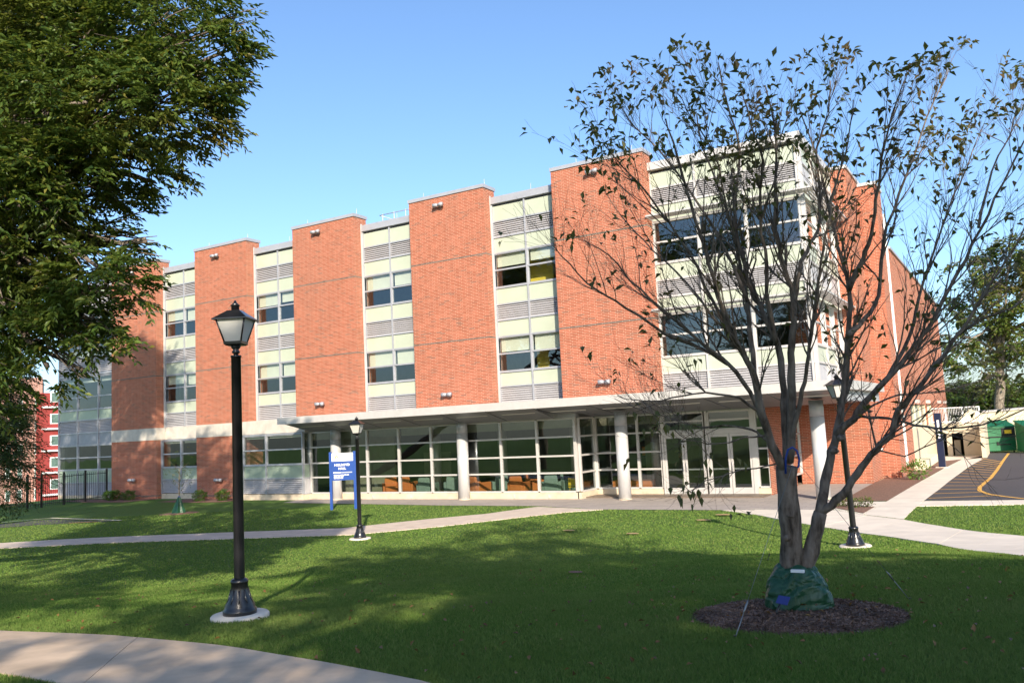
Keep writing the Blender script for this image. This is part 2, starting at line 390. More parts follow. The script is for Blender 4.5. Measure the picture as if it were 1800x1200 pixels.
near_bot = P((-160, 1165), (-60, 1178), (40, 1192), (110, 1206), (180, 1222), (260, 1245), (330, 1268), (400, 1290), (500, 1330))
slabs('path', 'tan concrete walk in the near left corner of the lawn', near_top, near_bot, 2, M['concrete_tan'], sub=12)
sw_bot = P((1270, 897), (1330, 905), (1377, 914.5), (1475, 931), (1525, 939), (1650, 957), (1800, 979), (1950, 1003))
sw_top = P((1330, 896), (1400, 896.5), (1465, 897), (1520, 906), (1589, 914), (1650, 925), (1800, 943), (1950, 962))
slabs('path', 'wide pale concrete sidewalk running right from the plaza past the black lamp', sw_bot, sw_top, 10, M['concrete_white'])
up_l = P((1519, 905), (1540, 893), (1560, 881), (1600, 857), (1630, 840), (1662, 822), (1691, 807.5)); up_r = P((1588, 913), (1605, 896), (1624, 880), (1650, 861), (1672, 843), (1700, 822), (1727, 807))
slabs('path', 'concrete walk climbing beside the building to the service yard', up_l, up_r, 12, M['concrete_white'])
slabs('path', 'narrow concrete kerb walk between right lawn and parking lot', P((1611, 890), (1800, 887), (1960, 885)), P((1624, 881), (1800, 879.5), (1960, 877)), 5, M['concrete_white'])
def flat(name, label, pts, mat, lift, kind='structure', parent=None):
    mb = MB(); mb.add([(p[0], p[1], float(gz(p[0], p[1])) + lift) for p in pts], [tuple(range(len(pts)))])
    o = mb.obj(name, mat, parent)
    if o.data.polygons[0].normal.z < 0: o.data.flip_normals()
    if label: tag(o, label, kind=kind)
    else: o['kind'] = kind
    return o
plaza_pts = [tuple(q[:2]) for q in P((497, 883.5), (600, 885), (760, 888), (880, 889), (945, 889.5), (1060, 895.5), (1270, 896.5), (1330, 895.5), (1400, 896), (1465, 896.5), (1480, 882))] + [(-5.5, 38.25), (-13, 38.25), (-13, 34), (-17, 34), (-17, 31.7), (-31.6, 31.7)]
flat('plaza', 'grey paved plaza in front of the glazed lobby', plaza_pts, M['paver'], .012)
flat('strip', 'pale concrete strip joining plaza and right sidewalk', [q for q in P((1480, 882.5), (1560, 881.5), (1519, 905), (1465, 896.5))], M['concrete_white'], .016)
lot = P((1624, 880.5), (1660, 852), (1700, 823), (1728, 803.5), (1738, 796), (1850, 795), (2050, 800), (2100, 874))
flat('parking_lot', 'dark asphalt parking lot with yellow painted lines', lot, M['asphalt'], .014)
def stripe(pl, wd, name='line', mat=None, lift=.02, parent=None):
    pl = [np.array(p[:2], float) for p in pl]; mb = MB(); L = []; Rr = []
    for i, p in enumerate(pl):
        d = pl[min(i+1, len(pl)-1)] - pl[max(i-1, 0)]; d /= np.linalg.norm(d); n = np.array([-d[1], d[0]]) * wd / 2
        L.append(p + n); Rr.append(p - n)
    vs = [(q[0], q[1], float(gz(*q)) + lift) for q in L + Rr]; n = len(pl)
    mb.add(vs, [(i+n, i+n+1, i+1, i) for i in range(n-1)]); return mb.obj(name, mat or M['yellow_line'], parent)
marks = tag(MB().obj('road_marking', M['yellow_line']), 'yellow curved line and hatch stripes on the parking lot', kind='structure')
curve = [(1900, 880), (1800, 877), (1765, 873), (1738, 869), (1722, 863), (1722, 857), (1730, 850), (1742, 840), (1753, 826), (1762, 812), (1773, 797)]
stripe(P(*curve), .14, 'curved_line', parent=marks, lift=.022)
le = resample(P((1632, 876), (1660, 853), (1700, 824), (1726, 806)), 15); cu = resample(P((1745, 871.5), (1722, 863), (1726, 852), (1742, 840), (1753, 826), (1762, 812)), 15)
for i in range(15): stripe([le[i], cu[i]], .10, 'hatch_line', parent=marks, lift=.018)
flat('parking_lot', 'dark wedge of asphalt drive in the far left lawn', P((-60, 924), (0, 920.5), (90, 912.5), (207, 916), (175, 917.5), (60, 923), (0, 928), (-60, 932)), M['asphalt'], .012)
kb = tag(MB().obj('kerb', M['concrete']), 'thin pale kerb round the left asphalt wedge', kind='structure')
stripe(P((-60, 923.5), (0, 920), (90, 911.7), (212, 916)), .16, 'kerb_stone', M['concrete_white'], .05, kb)
stripe(P((120, 919.6), (172, 917.2)), .12, 'painted_line', M['yellow_line'], .02, kb)
flat('service_yard', 'pale concrete apron in front of the loading terrace', P((1655, 810), (1691, 808), (1727, 807.5), (1738, 799)) + [np.array([-.5, 59.2]), np.array([-4.6, 59.2])], M['concrete_white'], .008)
flat('mulch_bed', 'brown mulch bed along the right end of the building', P((1478, 882), (1520, 858)) + [np.array([-5.5, 38.25]), np.array([-5.4, 41.0]), np.array([-4.7, 41.05]), np.array([-4.72, 52])] + P((1691, 807.5), (1662, 821.5), (1630, 839.5), (1560, 881)), M['mulch'], .03)
flat('mulch_bed', 'small dark planting bed beside the right black lamp', P((1466, 893), (1478, 888.5), (1512, 890), (1538, 891.5), (1518, 903)), M['mulch'], .03)
flat('mulch_bed', 'mulch bed with shrubs along the first brick piers', [(-50.5, 30.2), (-47, 29.6), (-43.5, 29.7), (-43.0, 31.6), (-50.5, 31.6)], M['mulch'], .02)
flat('mulch_bed', 'mulch bed with shrubs below the second brick pier', [(-40.8, 29.9), (-37.5, 29.6), (-35.6, 30), (-35.4, 31.6), (-40.5, 31.6)], M['mulch'], .02)

# ------------------------------------------------------------------ the main building
PY, GY2 = 31.66, 32.30           # front of the brick piers, front of the curtain wall between them
B = thing('academic_building', 'three-storey orange brick building with pale green curtain wall strips and glazed lobby', 'building', (-25, 31.66, 0))
def part(name, mb, mat, parent=None, uv=False, label=None, bevel=0):
    o = mb.obj(name, mat, parent or B, uv=uv, bevel=bevel)
    if label: o['label'] = label
    return o
PL = [-16.45 - 7.75 * k for k in range(5)]      # left edges of piers
PW = 4.25; TOP = 14.0
LOWCUT = 3.35
for k, x0 in enumerate(PL):
    x1 = x0 + PW; mb = MB()
    if k >= 3: mb.box(x0, x1, PY, 32.6, -.4, 3.40); mb.box(x0, x1, PY, 32.6, 4.10, TOP)
    else: mb.box(x0, x1, PY, 32.6, 3.70 if k == 0 else 3.5, TOP)
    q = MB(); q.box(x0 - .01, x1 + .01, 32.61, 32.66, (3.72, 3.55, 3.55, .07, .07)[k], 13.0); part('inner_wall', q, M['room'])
    part('brick_pier', mb, M['brick'], uv=True)
    mb = MB(); mb.box(x0 - .03, x1 + .05, PY - .05, 32.65, TOP + .001, TOP + .16); part('coping', mb, M['alu'])
    for z in (7.15, 10.95): mb = MB(); mb.box(x0 - .004, x1 + .004, PY - .006, PY + .9, z - .034, z + .034); part('dark_brick_course', mb, M['dark_course'], uv=True)
    if k >= 3:
        mb = MB(); mb.box(x0, x1 + .01, PY - .03, 32.6, 3.402, 4.098); part('stone_band', mb, M['stone'])
        mb = MB(); mb.box(x0 - .004, x1 + .004, PY - .005, PY + .6, .16, .23); part('dark_brick_course', mb, M['dark_course'], uv=True)
# slats share one mesh per width
slat_cache = {}
def louver(x0, x1, z0, z1, Y, n=7, mat='louver'):
    w_ = round(x1 - x0, 2); h = (z1 - z0) / n
    bk = MB(); bk.box(x0, x1, Y + .09, Y + .12, z0, z1); lv = part('louver', bk, M['louver_back'])
    key = (w_, round(h, 3))
    for i in range(n):
        zc = z0 + h * (i + .5)
        if key not in slat_cache:
            m_ = MB(); hh = h * .52
            m_.add([(-w_/2, .0, -hh*.82), (w_/2, .0, -hh*.82), (w_/2, .075, hh*.9), (-w_/2, .075, hh*.9), (-w_/2, .012, -hh*.95), (w_/2, .012, -hh*.95), (w_/2, .088, hh*.8), (-w_/2, .088, hh*.8)],
                   [(0,1,2,3), (7,6,5,4), (0,4,5,1), (3,2,6,7), (0,3,7,4), (1,5,6,2)])
            global ABS; ABS = False
            o = m_.obj('slat', M[mat]); ABS = True; slat_cache[key] = o
            o.parent = lv
        else: o = slat_cache[key].copy(); COL.objects.link(o); o.parent = lv
        o.location = Vector(((x0 + x1) / 2, Y, zc))
    return lv
def vbar(x, z0, z1, Y, w_=.07, d=.12, mat='alu', name='mullion', parent=None):
    mb = MB(); mb.box(x - w_/2, x + w_/2, Y - .05, Y + d, z0, z1); return part(name, mb, M[mat], parent)
def hbar(x0, x1, z, Y, h=.07, d=.12, mat='alu', proud=.03, parent=None):
    mb = MB(); mb.box(x0, x1, Y - proud, Y + d, z - h/2, z + h/2); return part('transom', mb, M[mat], parent)
def panel(x0, x1, z0, z1, Y, mat='spandrel', name='spandrel_panel'):
    mb = MB(); mb.box(x0 + .004, x1 - .004, Y + .02, Y + .1, z0 + .004, z1 - .004); return part(name, mb, M[mat])
def window(x0, x1, z0, z1, zm, Y, blind=0.0, glass='glass', broken=None, fm='alu'):
    """a two-pane window: frame, two panes, a roller blind"""
    f = MB(); t = .035
    f.box(x0, x0 + t, Y - .01, Y + .10, z0, z1); f.box(x1 - t, x1, Y - .01, Y + .10, z0, z1)
    f.box(x0 + t, x1 - t, Y - .01, Y + .10, z1 - t, z1); f.box(x0 + t, x1 - t, Y - .01, Y + .10, z0, z0 + t)
    f.box(x0 + t, x1 - t, Y - .045, Y + .10, zm - .035, zm + .035)
    wd = part('window', f, M[fm])
    for a_, b_ in ((z0 + t, zm - .035), (zm + .035, z1 - t)):
        g = MB(); tl = rng.normal(0, .003)
        g.add([(x0 + t, Y + .03, a_), (x1 - t, Y + .03 + tl, a_), (x1 - t, Y + .03 + tl, b_), (x0 + t, Y + .03, b_)], [(0, 1, 2, 3)]); g.obj('pane', M[glass], wd)
    if blind > 0:
        bl = MB(); bl.box(x0 + .06, x1 - .06, Y + .17, Y + .18, z1 - blind, z1 - .02); bl.box(x0 + .06, x1 - .06, Y + .165, Y + .19, z1 - blind - .03, z1 - blind)
        bl.obj('blind', M['blind'], wd)
    return wd
# z rows of the curtain wall strips (same for both upper floors, 3.84 m apart)
def storey(xa, xm, xb, dz, Y, blinds, first):
    cells = list(zip(xm[:-1], xm[1:]))
    for i, (a_, b_) in enumerate(cells):
        a2, b2 = a_ + .035, b_ - .035
        window(a2, b2, 5.60 + dz, 7.14 + dz, 6.39 + dz, Y, blinds[i % len(blinds)])
        panel(a2, b2, 7.20 + dz, 7.88 + dz, Y); louver(a2, b2, 7.94 + dz, 8.61 + dz, Y, 7)
        panel(a2, b2, 8.67 + dz, 9.37 + dz, Y)
    for z in (5.57, 7.17, 7.91, 8.64): hbar(xa, xb, z + dz, Y)
gaps = []
for k in range(5):
    xa = PL[k] - 3.5 if k < 5 else 0
    gaps.append((PL[k] - 3.5, PL[k]))
BL = {0: ([.55, .50], [.55, .48]), 1: ([1.42, 1.42], [.70, .62]), 2: ([.85, .80], [.60, .52]), 3: ([.45, .5], [.55, .7])}
BLb = {0: [.62, .72], 1: [.78, .74], 2: [.80, .75], 3: [.5, .6]}
for k in range(4):
    xa, xb = gaps[k]; Y = GY2; xm = [xa, (xa + xb) / 2, xb]
    zb = 4.12
    storey(xa, xm, xb, 0, Y, BLb[k], True); storey(xa, xm, xb, 3.83, Y, BL[k][1], False)
    for a_, b_ in zip(xm[:-1], xm[1:]):
        panel(a_ + .035, b_ - .035, 4.95, 5.53, Y); louver(a_ + .035, b_ - .035, zb, 4.89, Y, 8)
        # top cell of the strip: the storey loop leaves louver + panel, close with coping
    for z in (4.92,): hbar(xa, xb, z, Y)
    for x in xm: vbar(x + (.035 if x == xa else -.035 if x == xb else 0), zb, 13.3, Y)
    mb = MB(); mb.box(xa, xb, Y - .12, 32.75, 13.30, 13.62); part('coping', mb, M['alu'])
    # white edge strip where the curtain wall meets the pier on its left
    mb = MB(); mb.box(xa - .002, xa + .03, Y - .14, Y - .052, 3.9, TOP - .3); part('edge_trim', mb, M['alu_white'])
    if k == 3:
        mb = MB(); mb.box(xa, xb, Y - .02, 35, 3.40, zb - .002); part('stone_band', mb, M['stone'])
# ground floor windows of the two left strips
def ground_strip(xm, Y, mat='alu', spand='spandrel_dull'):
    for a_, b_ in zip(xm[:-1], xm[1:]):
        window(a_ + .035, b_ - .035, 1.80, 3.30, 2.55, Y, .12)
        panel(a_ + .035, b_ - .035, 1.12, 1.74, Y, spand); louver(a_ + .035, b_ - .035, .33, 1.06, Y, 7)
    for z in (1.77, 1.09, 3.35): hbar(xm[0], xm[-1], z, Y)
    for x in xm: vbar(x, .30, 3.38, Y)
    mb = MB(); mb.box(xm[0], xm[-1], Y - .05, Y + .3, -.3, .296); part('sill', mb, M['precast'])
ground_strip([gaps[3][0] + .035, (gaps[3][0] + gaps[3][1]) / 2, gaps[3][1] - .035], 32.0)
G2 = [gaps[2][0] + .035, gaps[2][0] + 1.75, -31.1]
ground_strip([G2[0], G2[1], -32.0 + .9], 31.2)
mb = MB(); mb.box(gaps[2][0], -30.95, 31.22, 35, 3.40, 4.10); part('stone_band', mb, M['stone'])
# leftmost curtain wall, in shade
xm0 = [-54.0, -51.95, -49.75, -47.48]; Y = GY2
for a_, b_ in zip(xm0[:-1], xm0[1:]):
    A2, B2 = a_ + .035, b_ - .035
    for dz in (0, 3.83):
        window(A2, B2, 5.60 + dz, 7.65 + dz, 6.39 + dz, Y, .5 if dz else .3); louver(A2, B2, 7.94 + dz, 8.9 + dz, Y, 8); panel(A2, B2, 8.95 + dz, 9.37 + dz, Y)
        panel(A2, B2, 7.67 + dz, 7.92 + dz, Y, 'panel_grey')
        if dz == 0: panel(A2, B2, 4.95, 5.53, Y, 'spandrel_dull')
    louver(A2, B2, 4.12, 4.89, Y, 8); panel(A2, B2, 3.38, 4.08, Y, 'panel_grey')
    window(A2, B2, 1.80, 3.30, 2.55, Y, 0); panel(A2, B2, 1.0, 1.74, Y, 'spandrel_dull'); louver(A2, B2, .2, .95, Y, 7)
for z in (.97, 1.77, 3.34, 4.1, 4.92, 5.57, 7.8, 8.92, 9.4, 11.6): hbar(xm0[0], xm0[-1], z, Y)
for x in xm0: vbar(x, -.1, 13.3, Y)
mb = MB(); mb.box(-54.1, -47.46, Y - .12, 35, 13.30, 13.62); part('coping', mb, M['alu'])
mb = MB(); mb.box(-54.1, -53.96, Y + .13, 48, -5, 13.3); part('end_wall', mb, M['panel_grey'])
mb = MB(); mb.box(-54.0, -47.48, Y - .05, Y + .3, -.5, .196); part('sill', mb, M['precast'])

# bay at the right end
bx = [-12.2, -10.3, -8.4, -6.35]; Y = GY2
for ci, (a_, b_) in enumerate(zip(bx[:-1], bx[1:])):
    A2, B2 = a_ + .04, b_ - .04
    for dz in (0, 3.83):
        window(A2, B2, 5.60 + dz, 7.30 + dz, 6.45 + dz, Y, 0, fm='alu_white')
        panel(A2, B2, 7.95 + dz, 8.55 + dz if dz == 0 else 8.45 + dz, Y) if False else None
        panel(A2, B2, 7.36 + dz, 7.98 + dz, Y); louver(A2, B2, 8.04 + dz, 8.68 + dz, Y, 8)
        panel(A2, B2, 8.74 + dz, 9.37 + dz, Y)
    panel(A2, B2, 4.95, 5.53, Y); louver(A2, B2, 4.14, 4.89, Y, 8)
for z in (4.92, 5.57, 7.33, 8.01, 8.71, 9.40, 11.16, 11.84, 12.54): hbar(bx[0], bx[-1] + .1, z, Y, mat='alu_white')
for x in bx: vbar(x, 4.12, 13.3, Y, .08, mat='alu_white')
mb = MB(); mb.box(-12.2, -6.1, Y - .2, 38.3, 13.30, 13.62); part('coping', mb, M['alu_white'])
for zz in (7.42, 11.25):           # sunshade shelves over the windows, front and side
    mb = MB()
    for q in range(5): mb.add([(-12.2, Y - .08 - q*.12, zz), (-5.72, Y - .08 - q*.12, zz), (-5.72, Y - .17 - q*.12, zz + .045), (-12.2, Y - .17 - q*.12, zz + .045), (-12.2, Y - .08 - q*.12, zz + .02), (-5.72, Y - .08 - q*.12, zz + .02), (-5.72, Y - .17 - q*.12, zz + .065), (-12.2, Y - .17 - q*.12, zz + .065)], [(0,1,2,3), (7,6,5,4), (0,4,5,1), (3,2,6,7), (0,3,7,4), (1,5,6,2)])
    for q in range(5): mb.box(-6.12 + q*.11, -6.05 + q*.11, Y - .5, 38.25, zz, zz + .04)
    for x in bx + [-6.1]: mb.box(x - .02, x + .02, Y - .72, Y - .05, zz - .03, zz)
    mb.box(-12.2, -5.6, Y - .76, Y - .73, zz - .005, zz + .055); mb.box(-5.6, -5.57, Y - .76, 38.25, zz - .005, zz + .055)
    part('sunshade', mb, M['alu_white'])
# east side of the bay
ey = [32.42, 34.4, 36.35, 38.28]
def xpanel(y0, y1, z0, z1, mat, name='spandrel_panel', X=-6.3):
    mb = MB(); mb.box(X, X + .06, y0 + .004, y1 - .004, z0, z1); return part(name, mb, M[mat])
for y0, y1 in zip(ey[:-1], ey[1:]):
    for dz in (0, 3.83):
        f = MB(); f.box(-6.3, -6.2, y0 + .04, y0 + .08, 5.6 + dz, 7.3 + dz); f.box(-6.3, -6.2, y1 - .08, y1 - .04, 5.6 + dz, 7.3 + dz); f.box(-6.3, -6.2, y0 + .08, y1 - .08, 5.6 + dz, 5.65 + dz); f.box(-6.3, -6.2, y0 + .08, y1 - .08, 6.42 + dz, 6.48 + dz); f.box(-6.3, -6.2, y0 + .08, y1 - .08, 7.25 + dz, 7.3 + dz)
        wd = part('window', f, M['alu_white'])
        for a_, b_ in ((5.65, 6.42), (6.48, 7.25)):
            g = MB(); g.add([(-6.25, y0 + .08, a_ + dz), (-6.25, y1 - .08, a_ + dz), (-6.25, y1 - .08, b_ + dz), (-6.25, y0 + .08, b_ + dz)], [(0, 1, 2, 3)]); g.obj('pane', M['glass'], wd)
        xpanel(y0, y1, 7.36 + dz, 7.98 + dz, 'spandrel'); xpanel(y0, y1, 8.04 + dz, 8.68 + dz, 'louver', 'louver'); xpanel(y0, y1, 8.74 + dz, 9.37 + dz, 'spandrel')
    xpanel(y0, y1, 4.95, 5.53, 'spandrel'); xpanel(y0, y1, 4.14, 4.89, 'louver', 'louver')
for z in (4.92, 5.57, 7.33, 8.01, 8.71, 9.40, 11.16, 11.84, 12.54): mb = MB(); mb.box(-6.3, -6.17, 32.42, 38.28, z - .035, z + .035); part('transom', mb, M['alu_white'])
for y in ey + [32.34]: mb = MB(); mb.box(-6.3, -6.15, y - .04, y + .04, 4.12, 13.3); part('mullion', mb, M['alu_white'])
# brick volumes at the east end
mb = MB(); mb.box(-8.4, -5.5, 38.3, 44, -.2, 13.56); part('brick_wall', mb, M['brick'], uv=True)
mb = MB(); mb.box(-6.35, -5.44, 38.24, 44, 13.561, 13.70); part('coping', mb, M['alu_white'])
mb = MB(); mb.box(-5.498, -4.7, 41.0, 42.9, -.2, 13.30); part('brick_pier', mb, M['brick'], uv=True)
mb = MB(); mb.box(-5.44, -4.64, 40.94, 42.95, 13.301, 13.44); part('coping', mb, M['alu_white'])
mb = MB(); mb.box(-8.4, -5.2, 44.001, 72.1, 10.9, 12.2)
mb = MB(); mb.box(-5.4, -4.9, 42.95, 44.1, -.2, 12.4); part('stair_wall', mb, M['spandrel_dull'])
mb = MB(); mb.box(-4.88, -4.72, 43.0, 43.14, .4, 12.5); part('downspout', mb, M['downspout'])
mb = MB(); mb.box(-4.88, -4.72, 43.95, 44.08, .4, 12.5); part('downspout', mb, M['downspout'])
mb = MB()
for i in range(14): mb.box(-4.92, -4.76, 43.16, 43.93, .5 + i * .85, .56 + i * .85)
part('window_bars', mb, M['downspout'])
mb = MB(); mb.add([(-4.86, 43.15, .5), (-4.86, 43.94, .5), (-4.86, 43.94, 12.3), (-4.86, 43.15, 12.3)], [(0, 1, 2, 3)]); part('stair_glazing', mb, M['glass'])
mb = MB()                           # long wing: wall with two window openings, stucco below
mb.box(-9, -4.7, 44.1, 72, 3.25, 10.80); mb.box(-9, -4.7, 44.1, 46.8, -.2, 3.249); mb.box(-9, -4.7, 59.4, 72, -1, 3.249); mb.box(-9, -4.7, 55.3, 55.9, 2.05, 3.249)
part('brick_wall', mb, M['brick'], uv=True)
mb = MB(); mb.box(-8.9, -4.702, 46.8, 59.4, -.2, 2.04); part('stucco_wall', mb, M['beige'])
mb = MB(); mb.box(-9, -4.62, 44.1, 72.06, 10.801, 10.92); part('coping', mb, M['alu'])
for y0, y1 in ((46.8, 55.3), (55.9, 59.4)):
    n = 3 if y1 - y0 > 5 else 2; f = MB()
    for i in range(n + 1): yy = y0 + (y1 - y0) * i / n; f.box(-4.86, -4.76, max(y0, yy - .12), min(y1, yy + .12), 2.04, 3.245)
    f.box(-4.86, -4.76, y0, y1, 2.04, 2.12)
    wd = part('window', f, M['cream'])
    for i in range(n): g = MB(); a_, b_ = y0 + (y1 - y0) * i / n + .12, y0 + (y1 - y0) * (i + 1) / n - .12; g.add([(-4.83, a_, 2.12), (-4.83, b_, 2.12), (-4.83, b_, 3.24), (-4.83, a_, 3.24)], [(0, 1, 2, 3)]); g.obj('pane', M['glass_green'], wd)
mb = MB(); mb.box(-4.698, -4.2, 46, 54, -.1, .42); part('ramp_wall', mb, M['cream'])

# roof and floor slabs, inner walls
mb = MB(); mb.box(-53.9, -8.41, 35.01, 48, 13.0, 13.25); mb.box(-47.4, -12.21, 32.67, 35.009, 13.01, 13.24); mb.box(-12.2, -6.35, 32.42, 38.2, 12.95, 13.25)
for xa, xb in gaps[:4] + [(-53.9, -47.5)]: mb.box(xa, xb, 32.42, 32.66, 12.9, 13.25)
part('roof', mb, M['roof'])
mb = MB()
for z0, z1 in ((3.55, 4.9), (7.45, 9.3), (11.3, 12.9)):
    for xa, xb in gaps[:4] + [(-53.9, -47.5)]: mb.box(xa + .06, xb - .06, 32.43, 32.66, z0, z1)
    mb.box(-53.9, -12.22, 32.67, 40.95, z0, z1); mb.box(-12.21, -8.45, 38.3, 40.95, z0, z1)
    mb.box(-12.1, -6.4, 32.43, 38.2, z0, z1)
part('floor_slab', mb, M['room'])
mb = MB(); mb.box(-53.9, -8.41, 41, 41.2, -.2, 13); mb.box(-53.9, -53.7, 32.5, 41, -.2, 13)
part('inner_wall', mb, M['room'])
mb = MB()
for k in range(5): mb.box(PL[k] + 2.0, PL[k] + 2.15, 35.01, 40.99, 4.95, 12.9)
part('partition', mb, M['room_pale'])
mb = MB(); mb.box(-18.9, -17.55, 33.5, 33.56, 9.32, 11.25); mb.box(-18.5, -17.9, 33.3, 33.36, 4.95, 7.1); mb.box(-18.96, -18.92, 33.5, 37.0, 9.32, 11.25); part('partition', mb, M['room_yellow'], label='yellow inner wall seen through the upper windows')
mb = MB(); mb.box(-54, -16, 48, 48.3, -.2, 13.3); part('back_wall', mb, M['brick'], uv=True)

# ---- lobby storefront
LY = 31.62
mx = [-29.30, -27.28, -25.33, -23.43, -21.55, -19.65, -17.82, -16.02]
zr = [.31, 1.08, 1.79, 2.58, 3.33]
def storefront(x0, x1, y, rows=zr, bl=.38, cols=None, mat='alu_white', name='window'):
    f = MB(); f.box(x0, x0 + .07, y - .03, y + .12, rows[0], rows[-1]); f.box(x1 - .03, x1, y - .03, y + .12, rows[0], rows[-1])
    for z in rows: f.box(x0 + .07, x1 - .03, y - .02, y + .12, z - .035, z + .035)
    wd = part(name, f, M[mat])
    for a_, b_ in zip(rows[:-1], rows[1:]):
        g = MB(); q = rng.normal(0, .003); g.add([(x0 + .07, y + .04, a_ + .035), (x1 - .03, y + .04 + q, a_ + .035), (x1 - .03, y + .04 + q, b_ - .035), (x0 + .07, y + .04, b_ - .035)], [(0, 1, 2, 3)]); g.obj('pane', M['glass_lobby'], wd)
    if bl: b = MB(); b.box(x0 + .08, x1 - .04, y + .16, y + .17, rows[-1] - bl, rows[-1]); b.obj('blind', M['room_pale'], wd)
    return wd
for a_, b_ in zip(mx[:-1], mx[1:]): storefront(a_, b_, LY)
mb = MB(); mb.box(mx[-1], mx[-1] + .1, LY - .05, LY + .12, .31, 3.4); part('mullion', mb, M['alu_white'])
mb = MB(); mb.box(-31.1, -15.9, LY - .06, LY + .3, -.1, .27); part('sill', mb, M['precast'])
mb = MB(); mb.box(-31.1, -15.9, LY - .04, LY + .3, 3.37, 3.8); part('header', mb, M['alu'])
# left return and right return, deeper right section, doors
def yret(X, y0, y1, rows=zr):
    f = MB(); f.box(X - .05, X + .05, y0, y0 + .08, rows[0], rows[-1]); f.box(X - .05, X + .05, y1 - .08, y1, rows[0], rows[-1])
    for z in rows: f.box(X - .05, X + .05, y0 + .08, y1 - .08, z - .035, z + .035)
    wd = part('window', f, M['alu_white'])
    for a_, b_ in zip(rows[:-1], rows[1:]): g = MB(); g.add([(X, y0 + .08, a_ + .035), (X, y1 - .08, a_ + .035), (X, y1 - .08, b_ - .035), (X, y0 + .08, b_ - .035)], [(0, 1, 2, 3)]); g.obj('pane', M['glass_lobby'], wd)
storefront(-31.0, -29.35, LY)
for z0, z1, mt in ((-.1, .3, 'precast'), (.33, 1.06, 'louver'), (1.12, 1.74, 'spandrel_dull'), (1.8, 3.32, 'glass')):
    mb = MB(); mb.box(-31.08, -31.04, 31.28, LY + .02, z0, z1); part('return_panel', mb, M[mt])
mb = MB(); mb.box(-31.1, -31.02, LY - .02, LY + .12, .3, 3.4); part('mullion', mb, M['alu'])
for z in (.31, 1.09, 1.77, 3.36): mb = MB(); mb.box(-31.09, -31.02, 31.26, LY - .03, z - .03, z + .03); part('transom', mb, M['alu'])
DY = 33.2
yret(-15.85, LY + .1, DY)
mb = MB(); mb.box(-15.95, -15.78, LY - .06, DY + .2, -.1, .27); part('sill', mb, M['precast'])
sx = [-15.80, XY(1090, DY), XY(1119, DY), XY(1160, DY)]
for a_, b_ in zip(sx[:-1], sx[1:]): storefront(a_, b_, DY)
mb = MB(); mb.box(-15.80, sx[-1], DY - .06, DY + .3, -.1, .27); part('sill', mb, M['precast'])
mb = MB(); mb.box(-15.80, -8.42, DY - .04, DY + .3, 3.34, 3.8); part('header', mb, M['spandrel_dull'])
DL = XY(1162, DY); DR = XY(1331, DY); dw = (DR - DL - .5) / 4
dx = DL + .09
door0 = None
for pi in range(2):
    mb = MB(); mb.box(dx - .09, dx, DY - .05, DY + .12, 0, 3.34); mb.box(dx, dx + 2 * dw, DY - .05, DY + .12, 2.42, 2.58)
    part('door_frame', mb, M['alu_white'])
    storefront(dx, dx + 2 * dw, DY + .01, [2.60, 2.97, 3.3], bl=0)
    for di in range(2):
        x0 = dx + di * dw; x1 = x0 + dw; f = MB()
        f.box(x0 + .01, x0 + .1, DY - .02, DY + .04, .03, 2.41); f.box(x1 - .1, x1 - .01, DY - .02, DY + .04, .03, 2.41); f.box(x0 + .1, x1 - .1, DY - .02, DY + .04, .03, .30); f.box(x0 + .1, x1 - .1, DY - .02, DY + .04, 2.3, 2.41)
        d = part('door', f, M['alu_white']); g = MB(); g.add([(x0 + .1, DY + .01, .30), (x1 - .1, DY + .01, .30), (x1 - .1, DY + .01, 2.3), (x0 + .1, DY + .01, 2.3)], [(0, 1, 2, 3)]); g.obj('pane', M['glass_lobby'], d)
        hx = x1 - .06 if di == 0 else x0 + .06
        h = MB(); h.tube([(hx, DY - .03, .95), (hx, DY - .08, .97), (hx, DY - .08, 1.3), (hx, DY - .03, 1.32)], .012, 6); h.box(x0 + .1, x1 - .1, DY + .05, DY + .09, 1.0, 1.06); h.obj('handle', M['alu'], d)
    dx += 2 * dw + .16
mb = MB(); mb.box(dx - .16, dx, DY - .05, DY + .12, 0, 3.34); part('door_frame', mb, M['alu_white'])
storefront(dx, -8.46, DY, zr); mb = MB(); mb.box(dx, -8.44, DY - .06, DY + .3, -.1, .27); part('sill', mb, M['precast'])
mb = MB(); mb.box(-8.44, -8.40, DY - .06, 37.4, -.1, 4.1); part('brick_wall', mb, M['brick'], uv=True)
yret(-8.36, 36.4, 38.2, [.5, 1.3, 2.2, 3.2])
# lobby inside
mb = MB(); mb.box(-31.0, -8.45, 31.95, 41, -.1, .06); part('lobby_floor', mb, M['wood_floor'])
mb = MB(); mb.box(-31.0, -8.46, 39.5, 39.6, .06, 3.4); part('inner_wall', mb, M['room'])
mb = MB(); mb.box(-31.0, -27.4, 33.9, 34.0, .06, 3.4); part('inner_wall', mb, M['room_pale']); mb = MB(); mb.box(-27.3, -25.6, 36.2, 36.3, .06, 2.0); part('inner_wall', mb, M['room_pale'])
mb = MB()
for x in (-30, -26, -22, -18, -14): mb.lathe([(.22, .06), (.22, 3.5)], 16, (x, 35.6, 0))
part('inner_column', mb, M['steel'])
mb = MB(); mb.box(-15, -9, 36.8, 36.86, .06, 2.6); mb.box(-12.5, -12.4, 34.6, 36.7, .06, 3.3); part('vestibule_wall', mb, M['room_pale'])
mb = MB(); mb.box(-15.2, -14.5, 36.9, 37.0, 1.5, 1.9); part('notice_board', mb, M['orange_fab'])

